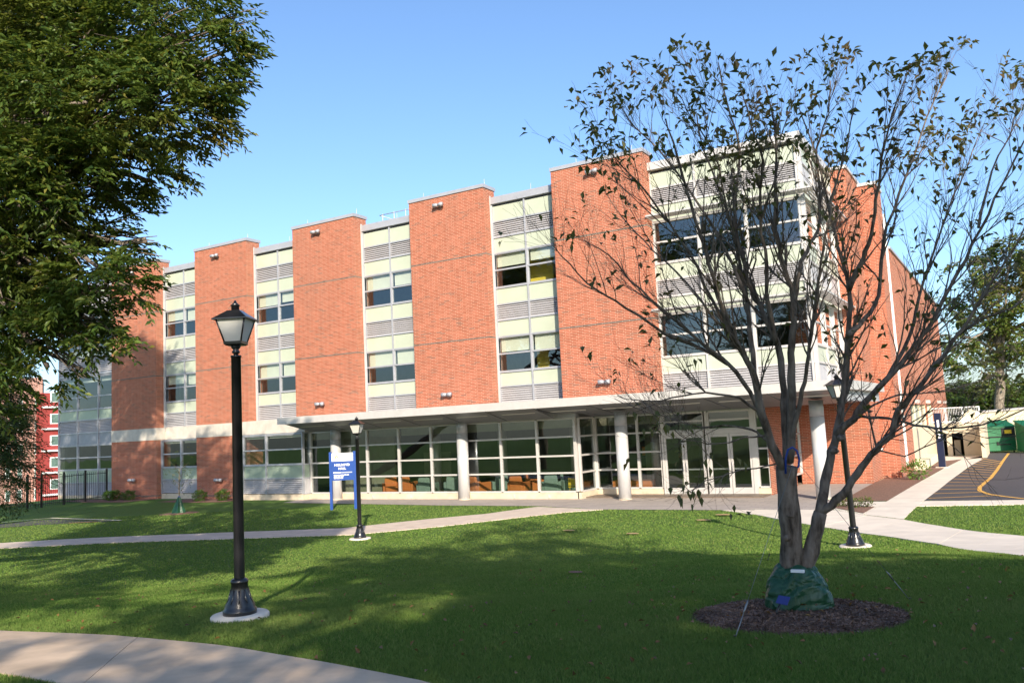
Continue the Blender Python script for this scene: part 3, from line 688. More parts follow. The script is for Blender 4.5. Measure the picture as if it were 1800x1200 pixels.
# ---- canopy and columns
mb = MB()
cz0, cz1, cy = 3.78, 4.10, 29.15
mb.add([(-30.7, cy, cz0), (-4.75, cy, cz0), (-4.75, cy, cz1), (-30.7, cy, cz1), (-30.7, cy + .25, cz0), (-5.0, cy + .25, cz0), (-5.0, cy + .25, cz1), (-30.7, cy + .25, cz1),
        (-4.75, 38.2, cz0), (-4.75, 38.2, cz1), (-5.0, 38.2, cz0), (-5.0, 38.2, cz1)],
       [(0,1,2,3), (4,7,6,5), (0,3,7,4), (0,4,5,1), (3,2,6,7), (1,8,9,2), (5,6,11,10), (1,5,10,8), (2,9,11,6), (8,10,11,9)])
canopy = part('canopy', mb, M['alu_white'])
mb = MB(); mb.box(-30.6, -5.0, cy + .25, 31.16, cz1 - .03, cz1 - .004); mb.box(-30.9, -5.0, 31.17, PY - .01, cz1 - .03, cz1 - .004); mb.box(-6.1, -5.0, 31.66, 38.2, cz1 - .03, cz1 - .004); mb.obj('canopy_deck', M['alu'], canopy)
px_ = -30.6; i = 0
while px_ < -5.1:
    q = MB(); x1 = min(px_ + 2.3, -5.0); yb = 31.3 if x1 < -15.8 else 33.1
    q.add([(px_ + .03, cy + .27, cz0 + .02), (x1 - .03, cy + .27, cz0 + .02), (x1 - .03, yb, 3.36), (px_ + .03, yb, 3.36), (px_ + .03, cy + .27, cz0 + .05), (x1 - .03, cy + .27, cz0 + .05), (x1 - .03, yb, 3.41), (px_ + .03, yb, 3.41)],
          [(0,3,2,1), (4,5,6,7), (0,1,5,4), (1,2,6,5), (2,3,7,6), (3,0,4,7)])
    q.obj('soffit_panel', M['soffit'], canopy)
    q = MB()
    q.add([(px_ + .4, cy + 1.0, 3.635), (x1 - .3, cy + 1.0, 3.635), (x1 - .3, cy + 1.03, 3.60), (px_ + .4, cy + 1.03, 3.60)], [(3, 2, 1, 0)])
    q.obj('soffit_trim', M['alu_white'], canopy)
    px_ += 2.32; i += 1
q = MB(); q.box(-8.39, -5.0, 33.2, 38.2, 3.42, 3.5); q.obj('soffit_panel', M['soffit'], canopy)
q = MB(); q.box(-5.02, -4.98, cy + .3, 38.2, 3.4, cz0); q.obj('inner_fascia', M['alu'], canopy)
for i, x in enumerate((-28.95, -21.42, -13.72, -6.22)):
    mb = MB(); mb.lathe([(.25, .02), (.25, 2.92)], 32, (x, 31.28 if i < 3 else 31.5, 0)); c = part('column', mb, M['steel'])
    mb = MB(); mb.lathe([(.248, 2.925), (.248, 3.5)], 32, (x, 31.28 if i < 3 else 31.5, 0)); mb.obj('column_collar', M['alu'], c)
    mb = MB(); mb.lathe([(.27, 0), (.27, .05)], 32, (x, 31.28 if i < 3 else 31.5, 0)); mb.obj('column_foot', M['precast'], c)
# ---- wall lights, lightning rods, roof rail
def wall_light(x, z, y=PY, big=True):
    s = 1.0
    mb = MB(); mb.lathe([(.05, 0), (.05, .12)], 12); v = [Vector(q) for q in mb.v]
    b = MB(); b.box(x - .06, x + .06, y - .06, y, z - .08, z + .08); b.tube([(x, y - .06, z), (x, y - .14, z)], .04, 8)
    for sgn in (-1, 1): b.tube([(x + sgn * .02, y - .18, z + .02), (x + sgn * .12, y - .2, z + .03), (x + sgn * .26, y - .22, z + .02)], [.07, .085, .095], 12)
    part('wall_light', b, M['alu'])
for x, z in ((-30.13, 4.72), (-22.3, 4.70), (-14.41, 4.72), (-30.13, 13.55), (-22.36, 13.55), (-14.43, 13.55), (-37.8, 13.45), (-45.3, 13.5), (-45.23, 1.1), (-37.72, 1.02)): wall_light(x, z)
mb = MB(); mb.tube([(-5.44, 39.6, 1.35), (-5.2, 39.6, 1.32)], .09, 10); part('wall_light', mb, M['alu_white'])
for y in (49.5, 55.6, 63.7, 68.8): mb = MB(); mb.box(-4.7, -4.48, y - .2, y + .2, 3.32, 3.5); part('wall_light', mb, M['alu_white'])
for x in [PL[0] + 1, PL[0] + 3.6, PL[1] + .5, PL[1] + 4, PL[2] + .6, PL[2] + 4, PL[3] + 3.8, PL[3] + .6]: mb = MB(); mb.tube([(x, 32.2, TOP + .1), (x, 32.2, TOP + .55)], .012, 5); part('lightning_rod', mb, M['alu_white'])
for x in (-10, -7.5, -18.2, -26, -33.5): mb = MB(); mb.tube([(x, 33, 13.3), (x, 33, 14.15)], .012, 5); part('lightning_rod', mb, M['alu_white'])
mb = MB()
for i in range(8): x = -27.4 + i * .75; mb.tube([(x, 33.6, 13.2), (x, 33.6, 14.45)], .022, 6)
mb.tube([(-27.6, 33.6, 14.4), (-22, 33.6, 14.4)], .022, 6); mb.tube([(-27.6, 33.6, 14.0), (-22, 33.6, 14.0)], .02, 6); mb.tube([(-27.6, 33.6, 14.4), (-27.6, 36.5, 14.4)], .022, 6)
part('roof_railing', mb, M['alu_white'])
for x in (-24.6, -19.0, -26.9, -17.3): mb = MB(); mb.box(x - .04, x + .04, LY - .09, LY - .055, .05, .2); part('outlet_cover', mb, M['alu_white'])

# ------------------------------------------------------------------ lobby furniture
def armchair(fab, name='armchair'):
    t = thing(name, 'x', 'armchair')
    global ABS; ABS = False
    s = MB(); s.box(-.30, .30, -.30, .38, .18, .44); s.obj('seat', fab, t, bevel=.04)
    b = MB(); b.add([(-.36,-.42,.12),(.36,-.42,.12),(.36,-.24,.12),(-.36,-.24,.12),(-.30,-.50,.86),(.30,-.50,.86),(.28,-.34,.88),(-.28,-.34,.88)], [(0,3,2,1),(4,5,6,7),(0,1,5,4),(1,2,6,5),(2,3,7,6),(3,0,4,7)]); b.obj('backrest', fab, t, bevel=.07)
    for sg in (-1, 1): a = MB(); a.box(sg*.31, sg*.44, -.4, .38, .12, .60); a.obj('armrest', fab, t, bevel=.04)
    for sx_ in (-.36, .36):
        for sy_ in (-.34, .32): l = MB(); l.tube([(sx_, sy_, 0), (sx_, sy_, .13)], .02, 6); l.obj('leg', M['alu'], t)
    ABS = True; return t
co, ct = armchair(M['orange_fab']), armchair(M['teal_fab'])
chairs = [(678, 32.7, 'o', -2.4, 'orange lobby armchair, leftmost behind the glass'), (706, 33.6, 'o', .3, 'orange armchair half hidden behind the leftmost orange one'), (742, 32.6, 't', .2, 'teal armchair with its back to the window, left of second column'), (786, 33.2, 't', .6, 'teal armchair seen just left of the second lobby column'), (832, 32.7, 'o', -.3, 'orange armchair just right of the second lobby column'), (868, 33.4, 't', .8, 'teal armchair in shade right of the orange one by the column'), (903, 32.6, 'o', .1, 'orange armchair with back against the glass at centre of lobby'), (932, 33.8, 'o', -.9, 'small orange chair set back in the middle of the lobby'), (962, 32.8, 't', .25, 'teal armchair beside the middle mullion of the lobby glass'), (994, 33.6, 't', -1.1, 'teal armchair nearest the glazed corner of the lobby')]
uo = ut = False
for px, y, c, rz, lab in chairs:
    src = co if c == 'o' else ct; used = uo if c == 'o' else ut
    t = copy_tree(src) if used else src
    if c == 'o': uo = True
    else: ut = True
    t.location = (XY(px, y), y + .3, .06); t.rotation_euler = (0, 0, rz); t['label'] = lab; t['group'] = 'armchairs in the lobby'
t = thing('stool', 'small bright yellow side chair inside the lobby corner', 'chair', (XY(1003, 32.4), 32.5, .06)); ABS = False
mb = MB(); mb.box(-.2, .2, -.2, .2, .36, .41); mb.obj('seat', M['yellow'], t)
for q in ((-.17, -.17), (.17, -.17), (-.17, .17), (.17, .17)): mb = MB(); mb.tube([(q[0], q[1], 0), (q[0]*.9, q[1]*.9, .36)], .015, 5); mb.obj('leg', M['yellow'], t)
mb = MB(); mb.box(-.19, .19, -.21, -.18, .45, .75); mb.obj('backrest', M['yellow'], t); ABS = True
t = thing('bench', 'low wooden planter bench behind glass left of the doors', 'bench', (-14.6, 34.3, .06)); ABS = False
mb = MB(); mb.box(-.9, .9, -.25, .25, .1, .5); mb.obj('body', M['orange_fab'], t, bevel=.02); mb = MB(); mb.box(-.85, .85, -.2, .2, 0, .1); mb.obj('plinth', M['dark'], t); ABS = True

# ------------------------------------------------------------------ foliage tools
def leafcloud(P0, D, size, asp=.42, fold=.25, jit=.35):
    """folded four-corner leaves at P0 pointing along D"""
    n = len(P0); D = D + rng.normal(0, jit, (n, 3)); D /= np.linalg.norm(D, axis=1)[:, None] + 1e-9
    U = rng.normal(0, 1, (n, 3)); U[:, 2] = np.abs(U[:, 2]) + 1.0
    Sd = np.cross(D, U); Sd /= np.linalg.norm(Sd, axis=1)[:, None] + 1e-9
    N = np.cross(Sd, D); L = size * rng.uniform(.7, 1.3, n)[:, None]; W = L * asp
    a = P0; b = P0 + D * L * .45 + Sd * W * .5 + N * W * fold; c = P0 + D * L - N * L * .12; d = P0 + D * L * .45 - Sd * W * .5 + N * W * fold
    V = np.stack([a, b, c, d], 1).reshape(-1, 3); q = np.arange(n) * 4
    F = np.concatenate([np.stack([q, q+1, q+2], 1), np.stack([q, q+2, q+3], 1)]); return V, F
def leaf_template(name, mat, size, asp=.42):
    mb = MB(); L = size; W = size * asp
    mb.add([(0,0,0), (W*.5, L*.4, W*.25), (0, L, -L*.15), (-W*.5, L*.4, W*.25), (0, L*.45, 0)], [(0,1,4), (1,2,4), (2,3,4), (3,0,4)])
    return mb.obj(name, mat)
def attach_leaves(root, P0, D, size, mat, asp, top=300, name='leaf', jit=.35, fold=.25):
    """the leaves that show largest are parts of their own; the rest are one part"""
    dist = np.linalg.norm(P0 - np.array([0, 0, EYE]), axis=1)
    c = (P0 - np.array([0, 0, EYE])) @ RM; vis = (c[:, 2] > 0) & (np.abs(c[:, 0] / np.maximum(c[:, 2], .1)) < .62) & (np.abs(c[:, 1] / np.maximum(c[:, 2], .1)) < .42)
    order = np.argsort(dist + (~vis) * 1000)
    k = order[:top] if top else order[:0]; r = order[top:] if top else order
    Vv, Ff = leafcloud(P0[r], D[r], size, asp, fold, jit); o = npmesh('foliage', Vv, Ff, mat, root); o['kind'] = 'stuff'
    if len(k):
        tm = leaf_template(name, mat, size, asp); base = Vector(root.location); first = True
        for i in k:
            o = tm if first else tm.copy()
            if not first: COL.objects.link(o)
            first = False; o.parent = root; o.location = Vector(P0[i]) - base
            d = Vector(D[i]) + Vector(rng.normal(0, jit, 3)); o.rotation_euler = d.to_track_quat('Y', 'Z').to_euler(); s = rng.uniform(.75, 1.25); o.scale = (s, s, s)
def sprays(centers, radii, nspray, nleaf, L, flat_=.75, shell=.55, droop=.25):
    """twigs with alternate leaves, through and around ellipsoid lobes; returns leaf points, directions and twig ends"""
    centers = np.array(centers); radii = np.array(radii); vol = radii ** 2; pr = vol / vol.sum()
    G = 7; nc = nspray // G; nspray = nc * G
    idx = rng.choice(len(centers), nc, p=pr)
    u = rng.normal(0, 1, (nc, 3)); u /= np.linalg.norm(u, axis=1)[:, None]
    rr = (shell + (1 - shell) * rng.random(nc) ** .6)[:, None] * radii[idx][:, None]
    P_ = centers[idx] + u * rr * np.array([1, 1, flat_]); P_ = np.repeat(P_, G, 0) + rng.normal(0, L * .22, (nspray, 3)) * [1, 1, .5]
    D_ = np.repeat(u * np.array([1, 1, .4]) + np.array([0, 0, .1 - droop * .6]) + rng.normal(0, .25, (nc, 3)), G, 0); D_ += rng.normal(0, .42, (nspray, 3)) * [1, 1, .5]; D_ /= np.linalg.norm(D_, axis=1)[:, None]
    t = np.linspace(0, 1, nleaf); side = np.where(np.arange(nleaf) % 2, 1, -1)
    up = np.array([0, 0, 1.0]); Sd = np.cross(D_, up); Sd /= np.linalg.norm(Sd, axis=1)[:, None] + 1e-6
    LP = P_[:, None] + D_[:, None] * (t[None, :, None] * L) + np.array([0, 0, -1]) * (t ** 2)[None, :, None] * L * droop
    LD = D_[:, None] * .75 + Sd[:, None] * side[None, :, None] * .7 + np.array([0, 0, -.25])
    return LP.reshape(-1, 3), LD.reshape(-1, 3), P_, P_ + D_ * L

# ------------------------------------------------------------------ trees: generic limbs
def limb(mb, a, b, r0, r1, n=8, sag=0.0, wob=.06, seg=7):
    a = np.array(a, float); b = np.array(b, float); L = np.linalg.norm(b - a); pts = []
    for i in range(seg + 1):
        t = i / seg; p = a + (b - a) * t + np.array([0, 0, sag * L]) * math.sin(math.pi * t); 
        if 0 < i < seg: p = p + rng.normal(0, wob * L / seg, 3)
        pts.append(p)
    mb.tube(pts, [r0 + (r1 - r0) * (i / seg) for i in range(seg + 1)], n); return pts
def broad_tree(name, label, cat, base, trunk_top, lobes, rad, leafmat, leafsize, nspray, nleaf, L, barkmat, tr=.3, group=None, top=0, asp=.42, shell=.55, droop=.25, flat_=.75):
    root = thing(name, label, cat, tuple(base), group); base = np.array(base, float); tt = np.array(trunk_top, float)
    mb = MB(); limb(mb, base - [0, 0, .1], tt, tr, tr * .6, 12, wob=.08); mb.obj('trunk', M[barkmat], root)
    mb = MB()
    for c, r in zip(lobes, rad):
        c = np.array(c); st = base + (tt - base) * rng.uniform(.55, 1.0)
        pts = limb(mb, st, c, tr * .34, tr * .08, 6, sag=.08)
        for _ in range(5):
            e = c + rng.normal(0, 1, 3) * r * .55; limb(mb, pts[-3], e, tr * .09, tr * .02, 5, sag=.05)
    mb.obj('branches', M[barkmat], root)['kind'] = 'stuff'
    LP, LD, a, b = sprays(lobes, rad, nspray, nleaf, L, flat_, shell, droop)
    attach_leaves(root, LP, LD, leafsize, M[leafmat], asp, top, jit=.2)
    tw = MB(); sel = rng.choice(len(a), min(len(a), 1500), replace=False)
    for i in sel: tw.tube([a[i], b[i]], [.006 * leafsize / .1, .002 * leafsize / .1], 3, cap=False)
    tw.obj('twigs', M[barkmat], root)['kind'] = 'stuff'
    return root

# left big tree: lobes placed round a trunk just outside the left edge
def lob(px, py, D, r): return atD((px, py), D), r
LB = [lob(248, 430, 11, .32), lob(285, 425, 11, .22), lob(250, 515, 10.8, .25), lob(245, 590, 10.9, .22), lob(225, 445, 11.2, .4), lob(160, 640, 11, .2), lob(60, 60, 11.5, 1.5), lob(200, 40, 11, 1.3), lob(330, 60, 11, 1.05), lob(395, 110, 11.2, .55), lob(300, 170, 10.8, 1.0), lob(350, 210, 11, .62), lob(180, 180, 10.2, 1.1), lob(60, 200, 10.5, 1.2),
      lob(270, 265, 11.2, .75), lob(150, 300, 10.6, .95), lob(30, 320, 10.4, 1.0), lob(200, 340, 11.3, .6), lob(110, 400, 11, .75), lob(20, 430, 10.8, .85), lob(200, 470, 10.5, .42), lob(130, 520, 10.8, .62), lob(40, 540, 10.8, .7), lob(190, 560, 10.8, .40),
      lob(100, 610, 11, .5), lob(20, 640, 11, .6), lob(120, 655, 11, .25), lob(-100, 100, 12, 2.0), lob(-120, 350, 11.5, 1.6), lob(-120, 550, 11.5, 1.3), lob(-330, 200, 13, 2.2), lob(-300, 480, 13, 1.8), lob(100, -120, 12, 1.8), lob(300, -90, 12, 1.3), lob(-150, -200, 12.5, 2.2), lob(100, -330, 13, 1.8), lob(60, 300, 13, 1.4), lob(200, 120, 13, 1.4), lob(60, 480, 12.6, .8), lob(440, 30, 11, .32), lob(425, 90, 11.2, .28), lob(405, 165, 11, .28), lob(300, 320, 11, .3), lob(-20, 700, 12, .4)]
def _shr(q, i):
    p, r = q; c = (p - [0, 0, EYE]) @ RM; px = CX + FPX * c[0] / c[2]; py = CY + FPX * c[1] / c[2]
    if px > 0: px -= 28; r *= .88
    if py > 560 and px > 60: return None
    return lob(px, py, c[2], r)
LB = [q for q in (_shr(q, i) for i, q in enumerate(LB)) if q is not None]
_sv = np.array([SUNV.x, SUNV.y, SUNV.z])
LB += [lob(*q) for q in ((150, 500, 10.8, .5), (222, 505, 10.9, .34), (205, 590, 10.9, .3), (110, 590, 10.8, .5), (85, 645, 11, .33), (145, 650, 11, .16), (255, 420, 11, .3), (60, 560, 11.5, .6))]
LB += [(np.array(g) + _sv * t, r) for g, t, r in (((-33.2, 31.7, 1.2), 32, 1.9), ((-36.8, 31.7, 1.4), 32, 2.2), ((-33, 28, 0), 29, 1.8), ((-37, 27, 0), 28, 2.0))]
bt = at((-230, 1010)); tb = atD((-150, 300), 12.3)
broad_tree('shade_tree', 'large leafy green tree with drooping sprays filling the upper left', 'tree', bt, tb, [q[0] for q in LB], [q[1] for q in LB], 'leaf_main', .102, 21000, 10, .32, 'bark', .28, top=300, asp=.40, shell=.3, droop=.2)
# dark tree behind it, low at the left edge
LC = [(atD((-42 + 22 * math.sin(i * 2.4), 560 + i * 26), 22 + .8 * math.cos(i * 2.4)), .85 + .04 * i) for i in range(12)] + [(atD((-45, 800), 21.5), 1.0), (atD((-30, 740), 21), 1.0), (atD((-10, 680), 22), .9)]
LC += [(atD((-130, 500 - i * 60), 23), 2.0 - .2 * i) for i in range(5)]
bc = at((-95, 930))
broad_tree('spruce_tree', 'dark drooping evergreen at the left edge behind the leafy tree', 'tree', bc, atD((-100, 300), 22.5), [q[0] for q in LC], [q[1] for q in LC], 'leaf_dark', .11, 9000, 9, .42, 'bark', .25, asp=.25, droop=.35, flat_=.6)

# trees behind the camera that throw the long shadows (seen only as shade and in the glass)
sv = np.array([SUNV.x, SUNV.y, SUNV.z])
def shade_tree(px, py, T, r, label, extra=(), n=1100):
    def far(g): return (g[0] * FH[0] + g[1] * FH[1] + 10.5) / .9      # ray length that reaches the row of trees
    g = at((px, py)); c = g + sv * far(g); c[2] -= r * .72
    b = np.array([c[0], c[1], float(gz(c[0], c[1]))])
    lobes = [c, c + [r*.6, .3*r, -r*.2], c + [-r*.6, .2*r, -r*.3], c + [0, -r*.5, -.5*r], c + [.1*r, .5*r, -.6*r], c + [-.3*r, 0, -1.1*r], c + [.5*r, -.2*r, -1.2*r]]; rad = [r*.75, r*.6, r*.6, r*.6, r*.6, r*.7, r*.6]
    for e in extra: ge = at(e[:2]); lobes.append(ge + sv * far(ge) - np.array([0, 0, e[3]*.7])); rad.append(e[3])
    broad_tree('park_tree', label, 'tree', b, c, lobes, rad, 'leaf_main', .30, n, 10, 1.0, 'bark', .3, group='trees behind the viewpoint', shell=.2)
shade_tree(790, 950, 26, 3.1, 'broad green tree behind the viewpoint, leftmost of its row', [(700, 985, 25, 1.6), (900, 930, 27, 1.5)])
shade_tree(1030, 1010, 24, 2.7, 'broad green tree behind the viewpoint, second of its row', [(1060, 972, 26, 1.2), (1160, 985, 25, 1.6)])
shade_tree(1400, 985, 22, 2.8, 'broad green tree behind the viewpoint, third of its row', [(1280, 975, 24, 1.5), (1520, 1010, 22, 1.6)])
shade_tree(1750, 1060, 18, 2.8, 'broad green tree behind the viewpoint, rightmost of its row', [(1640, 1025, 20, 1.6), (1850, 1060, 18, 1.8)])
shade_tree(1250, 1140, 15, 3.0, 'low green tree close behind the viewpoint', [], 900)
shade_tree(800, 1100, 17, 3.0, 'low green tree behind the viewpoint on the left', [], 750)
shade_tree(330, 1060, 20, 2.6, 'sparse green tree behind the viewpoint, far left', [(100, 1040, 20, 2)], 420)
shade_tree(120, 1000, 20, 2.6, 'dense green tree behind the viewpoint, beyond the far left one', [(300, 985, 20, 1.5), (430, 1010, 20, 1.2)], 700)
# tree whose shade falls on the leftmost piers
c = np.array([-45.5, 31.6, 5.0]) + sv * 25
ML = [(c, 2.2), (c + [1.6, .5, 1.5], 1.8), (c + [1, -1, 3.6], 1.7)] + [(np.array(g) + sv * t, r) for g, t, r in (((-40.5, 31.7, 1.3), 32, 2.3), ((-45, 31.7, 1.2), 32, 2.4), ((-50, 31.7, 1.5), 32, 2.6), ((-51.5, 31.7, 5.5), 32, 2.7), ((-51.5, 31.7, 9.5), 32, 2.6), ((-42, 26.5, 0), 28, 2.3), ((-47, 26, 0), 28, 2.6), ((-52, 25, 0), 28, 2.6))]
broad_tree('maple_tree', 'tall green tree beyond the left edge shading the first brick pier', 'tree', (c[0] + 1, c[1] - 5, 0), c + [1, -4, -3], [q[0] for q in ML], [q[1] for q in ML], 'leaf_main', .24, 7600, 10, .8, 'bark', .3, shell=.2)

# ------------------------------------------------------------------ the multi-stemmed tree on the right
T0 = 10.05
tb = at((1403, 1074)); T0 = float((tb - [0, 0, EYE]) @ RM[:, 2]); 
ST = thing('young_tree', 'multi-stemmed tree nearly bare of leaves, guyed with wires in a mulch ring', 'tree', tuple(tb))
def stem(pts, r0, r1, D0, D1):
    n = len(pts); q_ = .8 if r0 < .1 else .92; pts = [(x, y + max(0, 300 - y) * .17) for x, y in pts]; return [(atD(p, D0 + (D1 - D0) * i / (n - 1)), q_ * (r0 + (r1 - r0) * (i / (n - 1)) ** .8)) for i, p in enumerate(pts)]
K = T0 / FPX
stems = [
 stem([(1398, 1066), (1393, 1010), (1391, 950), (1386, 890), (1383, 820)], .125, .105, T0, T0),
 stem([(1406, 1066), (1412, 1010), (1430, 945), (1442, 900)], .11, .066, T0, T0 - .05),
 stem([(1383, 830), (1370, 808), (1350, 765), (1335, 710), (1325, 660), (1305, 620), (1280, 575), (1262, 515), (1240, 440), (1215, 360), (1190, 270), (1170, 190)], .062, .008, T0, T0 - .9),
 stem([(1335, 710), (1325, 640), (1318, 580), (1312, 520), (1302, 465), (1288, 400), (1262, 330), (1238, 260), (1225, 180)], .040, .007, T0, T0 + .9),
 stem([(1350, 765), (1318, 690), (1280, 640), (1245, 612), (1200, 575), (1160, 540), (1110, 492), (1070, 450), (1025, 422)], .035, .005, T0, T0 - .6),
 stem([(1280, 640), (1230, 610), (1170, 585), (1100, 540), (1050, 510), (1000, 465), (972, 432)], .026, .004, T0, T0 - 1.0),
 stem([(1384, 815), (1380, 750), (1377, 690), (1366, 605), (1345, 560), (1330, 525), (1312, 480), (1300, 430), (1290, 360), (1300, 260), (1275, 150), (1262, 70)], .055, .007, T0, T0 + .5),
 stem([(1366, 605), (1350, 520), (1345, 440), (1335, 360), (1340, 280), (1320, 200), (1300, 120)], .032, .006, T0, T0 - .8),
 stem([(1386, 812), (1392, 725), (1390, 640), (1393, 590), (1395, 530), (1385, 490), (1372, 450), (1362, 380), (1365, 290), (1360, 200), (1345, 120)], .060, .007, T0, T0 - .3),
 stem([(1395, 530), (1405, 475), (1420, 440), (1436, 405), (1442, 340), (1435, 260), (1455, 180), (1460, 110)], .036, .006, T0, T0 + .8),
 stem([(1388, 800), (1402, 725), (1413, 670), (1421, 625), (1430, 570), (1436, 520), (1443, 460), (1455, 400), (1468, 330), (1490, 240), (1500, 150)], .034, .006, T0, T0 - 1.1),
 stem([(1442, 902), (1447, 865), (1457, 815), (1465, 785), (1475, 740), (1483, 690), (1487, 640), (1490, 590), (1492, 510), (1478, 450), (1466, 400), (1450, 330), (1430, 250), (1405, 170)], .068, .007, T0 - .05, T0 + .6),
 stem([(1492, 510), (1515, 455), (1530, 415), (1540, 350), (1552, 270), (1568, 180), (1592, 105)], .036, .006, T0, T0 - .7),
 stem([(1490, 590), (1520, 560), (1545, 520), (1552, 430), (1580, 340), (1610, 255), (1640, 160), (1668, 85)], .036, .006, T0, T0 + .9),
 stem([(1470, 765), (1500, 735), (1520, 708), (1560, 665), (1597, 622), (1635, 572), (1670, 505), (1710, 430), (1750, 350), (1790, 260), (1815, 200)], .050, .006, T0, T0 - .5),
 stem([(1560, 665), (1600, 590), (1615, 520), (1640, 450), (1665, 370), (1700, 290), (1730, 200)], .030, .005, T0, T0 + .8),
 stem([(1442, 905), (1460, 888), (1490, 858), (1515, 820), (1540, 790), (1565, 762), (1580, 722), (1610, 685), (1645, 640), (1685, 588), (1722, 530), (1750, 485), (1785, 430), (1830, 340)], .058, .007, T0 - .05, T0 - .8),
 stem([(1685, 588), (1730, 560), (1780, 540), (1840, 500)], .022, .005, T0 - .4, T0 - 1.0),
 stem([(1480, 745), (1515, 732), (1560, 736), (1610, 747), (1660, 752), (1710, 748), (1760, 735), (1830, 705)], .022, .006, T0, T0 - 1.0),
 stem([(1280, 590), (1240, 500), (1195, 420), (1140, 345), (1095, 290), (1058, 240)], .024, .004, T0 - .3, T0 - 1.0),
 stem([(1315, 530), (1270, 430), (1215, 340), (1160, 260), (1110, 200), (1092, 165)], .026, .004, T0, T0 + .7),
 stem([(1300, 450), (1275, 360), (1255, 260), (1215, 190), (1195, 140)], .018, .004, T0 + .4, T0 - .6),
 stem([(1262, 570), (1210, 500), (1150, 440), (1100, 390), (1060, 330)], .018, .004, T0 - .3, T0 + .5),
 stem([(1720, 400), (1745, 300), (1775, 220), (1790, 160)], .018, .004, T0 - .4, T0 + .4),
 stem([(1340, 730), (1300, 700), (1240, 690), (1180, 700), (1130, 705), (1085, 695)], .020, .004, T0, T0 - .8),
 stem([(1362, 790), (1330, 760), (1290, 748), (1230, 750), (1180, 735), (1130, 722), (1080, 700)], .018, .004, T0, T0 + .7),
 stem([(1372, 812), (1330, 822), (1290, 828), (1260, 838), (1232, 850), (1215, 866)], .010, .004, T0, T0 - .9),
 stem([(1350, 765), (1310, 768), (1270, 780), (1230, 776), (1195, 765), (1175, 745)], .012, .003, T0, T0 - .5),
 stem([(1540, 790), (1590, 800), (1640, 778), (1690, 760), (1740, 770)], .010, .004, T0, T0 - .8),
 stem([(1500, 735), (1560, 700), (1620, 690), (1690, 680), (1800, 640)], .016, .004, T0, T0 + .6),
]
def smooth(pl, k=3):
    P_ = np.array([np.r_[p, r] for p, r in pl]); n = len(P_); t = np.arange(n); tt = np.linspace(0, n - 1, (n - 1) * k + 1); out = []
    for q in tt:
        i = int(min(max(math.floor(q), 0), n - 2)); f = q - i; p0 = P_[max(i-1, 0)]; p1 = P_[i]; p2 = P_[i+1]; p3 = P_[min(i+2, n-1)]
        out.append(.5 * ((2*p1) + (-p0+p2)*f + (2*p0-5*p1+4*p2-p3)*f*f + (-p0+3*p1-3*p2+p3)*f**3))
    return np.array(out)
tips = []; twig = MB(); br = MB(); nb = 0
r2 = random.Random(3)
def grow(pts, lvl, mbt):
    """side shoots along a shoot"""
    global nb
    P_ = pts; L = np.sum(np.linalg.norm(np.diff(P_[:, :3], axis=0), axis=1))
    n = {0: max(3, int(L / .125)), 1: max(2, int(L / .13)), 2: max(1, int(L / .15))}[lvl]
    for j in range(n):
        t = r2.uniform(.22 if lvl == 0 else .15, .98); i = int(t * (len(P_) - 1)); i = min(i, len(P_) - 2)
        p = P_[i, :3]; rr = P_[i, 3]; d = P_[i+1, :3] - P_[i, :3]; d /= np.linalg.norm(d) + 1e-9
        if lvl == 0 and rr > .05: continue
        q = np.array([r2.gauss(0, 1), r2.gauss(0, 1), r2.gauss(0, .6)]); q -= d * q.dot(d); q /= np.linalg.norm(q) + 1e-9
        dd = d * r2.uniform(.7, 1.1) + q * r2.uniform(.35, .8) + np.array([0, 0, .22]); dd /= np.linalg.norm(dd)
        l = {0: r2.uniform(.35, 1.15) * (1.15 - .6 * t), 1: r2.uniform(.18, .5), 2: r2.uniform(.08, .22)}[lvl]
        r0 = min(rr * .6, {0: .013, 1: .006, 2: .0032}[lvl]); k = {0: 7, 1: 5, 2: 3}[lvl]
        cur = p.copy(); path = [np.r_[cur, r0]]; dv = dd.copy()
        for s in range(k):
            dv = dv + np.array([r2.gauss(0, .11), r2.gauss(0, .11), r2.gauss(.05, .09)]); dv /= np.linalg.norm(dv)
            nxt = cur + dv * l / k; cc = (nxt - [0, 0, EYE]) @ RM
            if CY + FPX * cc[1] / cc[2] < 62 + 45 * abs(math.sin((CX + FPX * cc[0] / cc[2]) * .013)): break
            cur = nxt; path.append(np.r_[cur, max(.0011, r0 * (1 - .8 * (s + 1) / k))])
        path = np.array(path)
        if len(path) < 2: continue
        (twig if lvl else br).tube(path[:, :3], list(path[:, 3]), 4 if lvl == 0 else 3, cap=False)
        if lvl < 2: grow(path, lvl + 1, mbt)
        if lvl >= 1 or r2.random() < .7: tips.append((path[-1, :3], dv.copy()))
        if lvl == 2 and r2.random() < .2: tips.append((path[-2, :3], dv.copy()))
tm = MB()
for s in stems:
    q = smooth(s); 
    for i in range(1, len(q) - 1): q[i, :3] += rng.normal(0, .006, 3)
    tm.tube(q[:, :3], [max(.004, v) * (1 + .06 * math.sin(i * 1.7)) for i, v in enumerate(q[:, 3])], 9 if q[0, 3] > .03 else 6)
    if q[0, 3] < .1: grow(q[3:] if len(q) > 8 else q, 0, None)
for p_, r_ in (((1389, 905), .05), ((1384, 945), .045), ((1434, 930), .035), ((1466, 792), .05), ((1478, 770), .05)):   # branch collars and stubs
    c = atD(p_, T0 - .07); tm.tube([c - np.array([0, 0, .03]), c, c + np.array([.01, -.01, .03])], [r_ * .5, r_, r_ * .5], 8)
tm.obj('trunk', M['bark'], ST); br.obj('branches', M['bark'], ST); o = twig.obj('twigs', M['bark'], ST); o['kind'] = 'stuff'
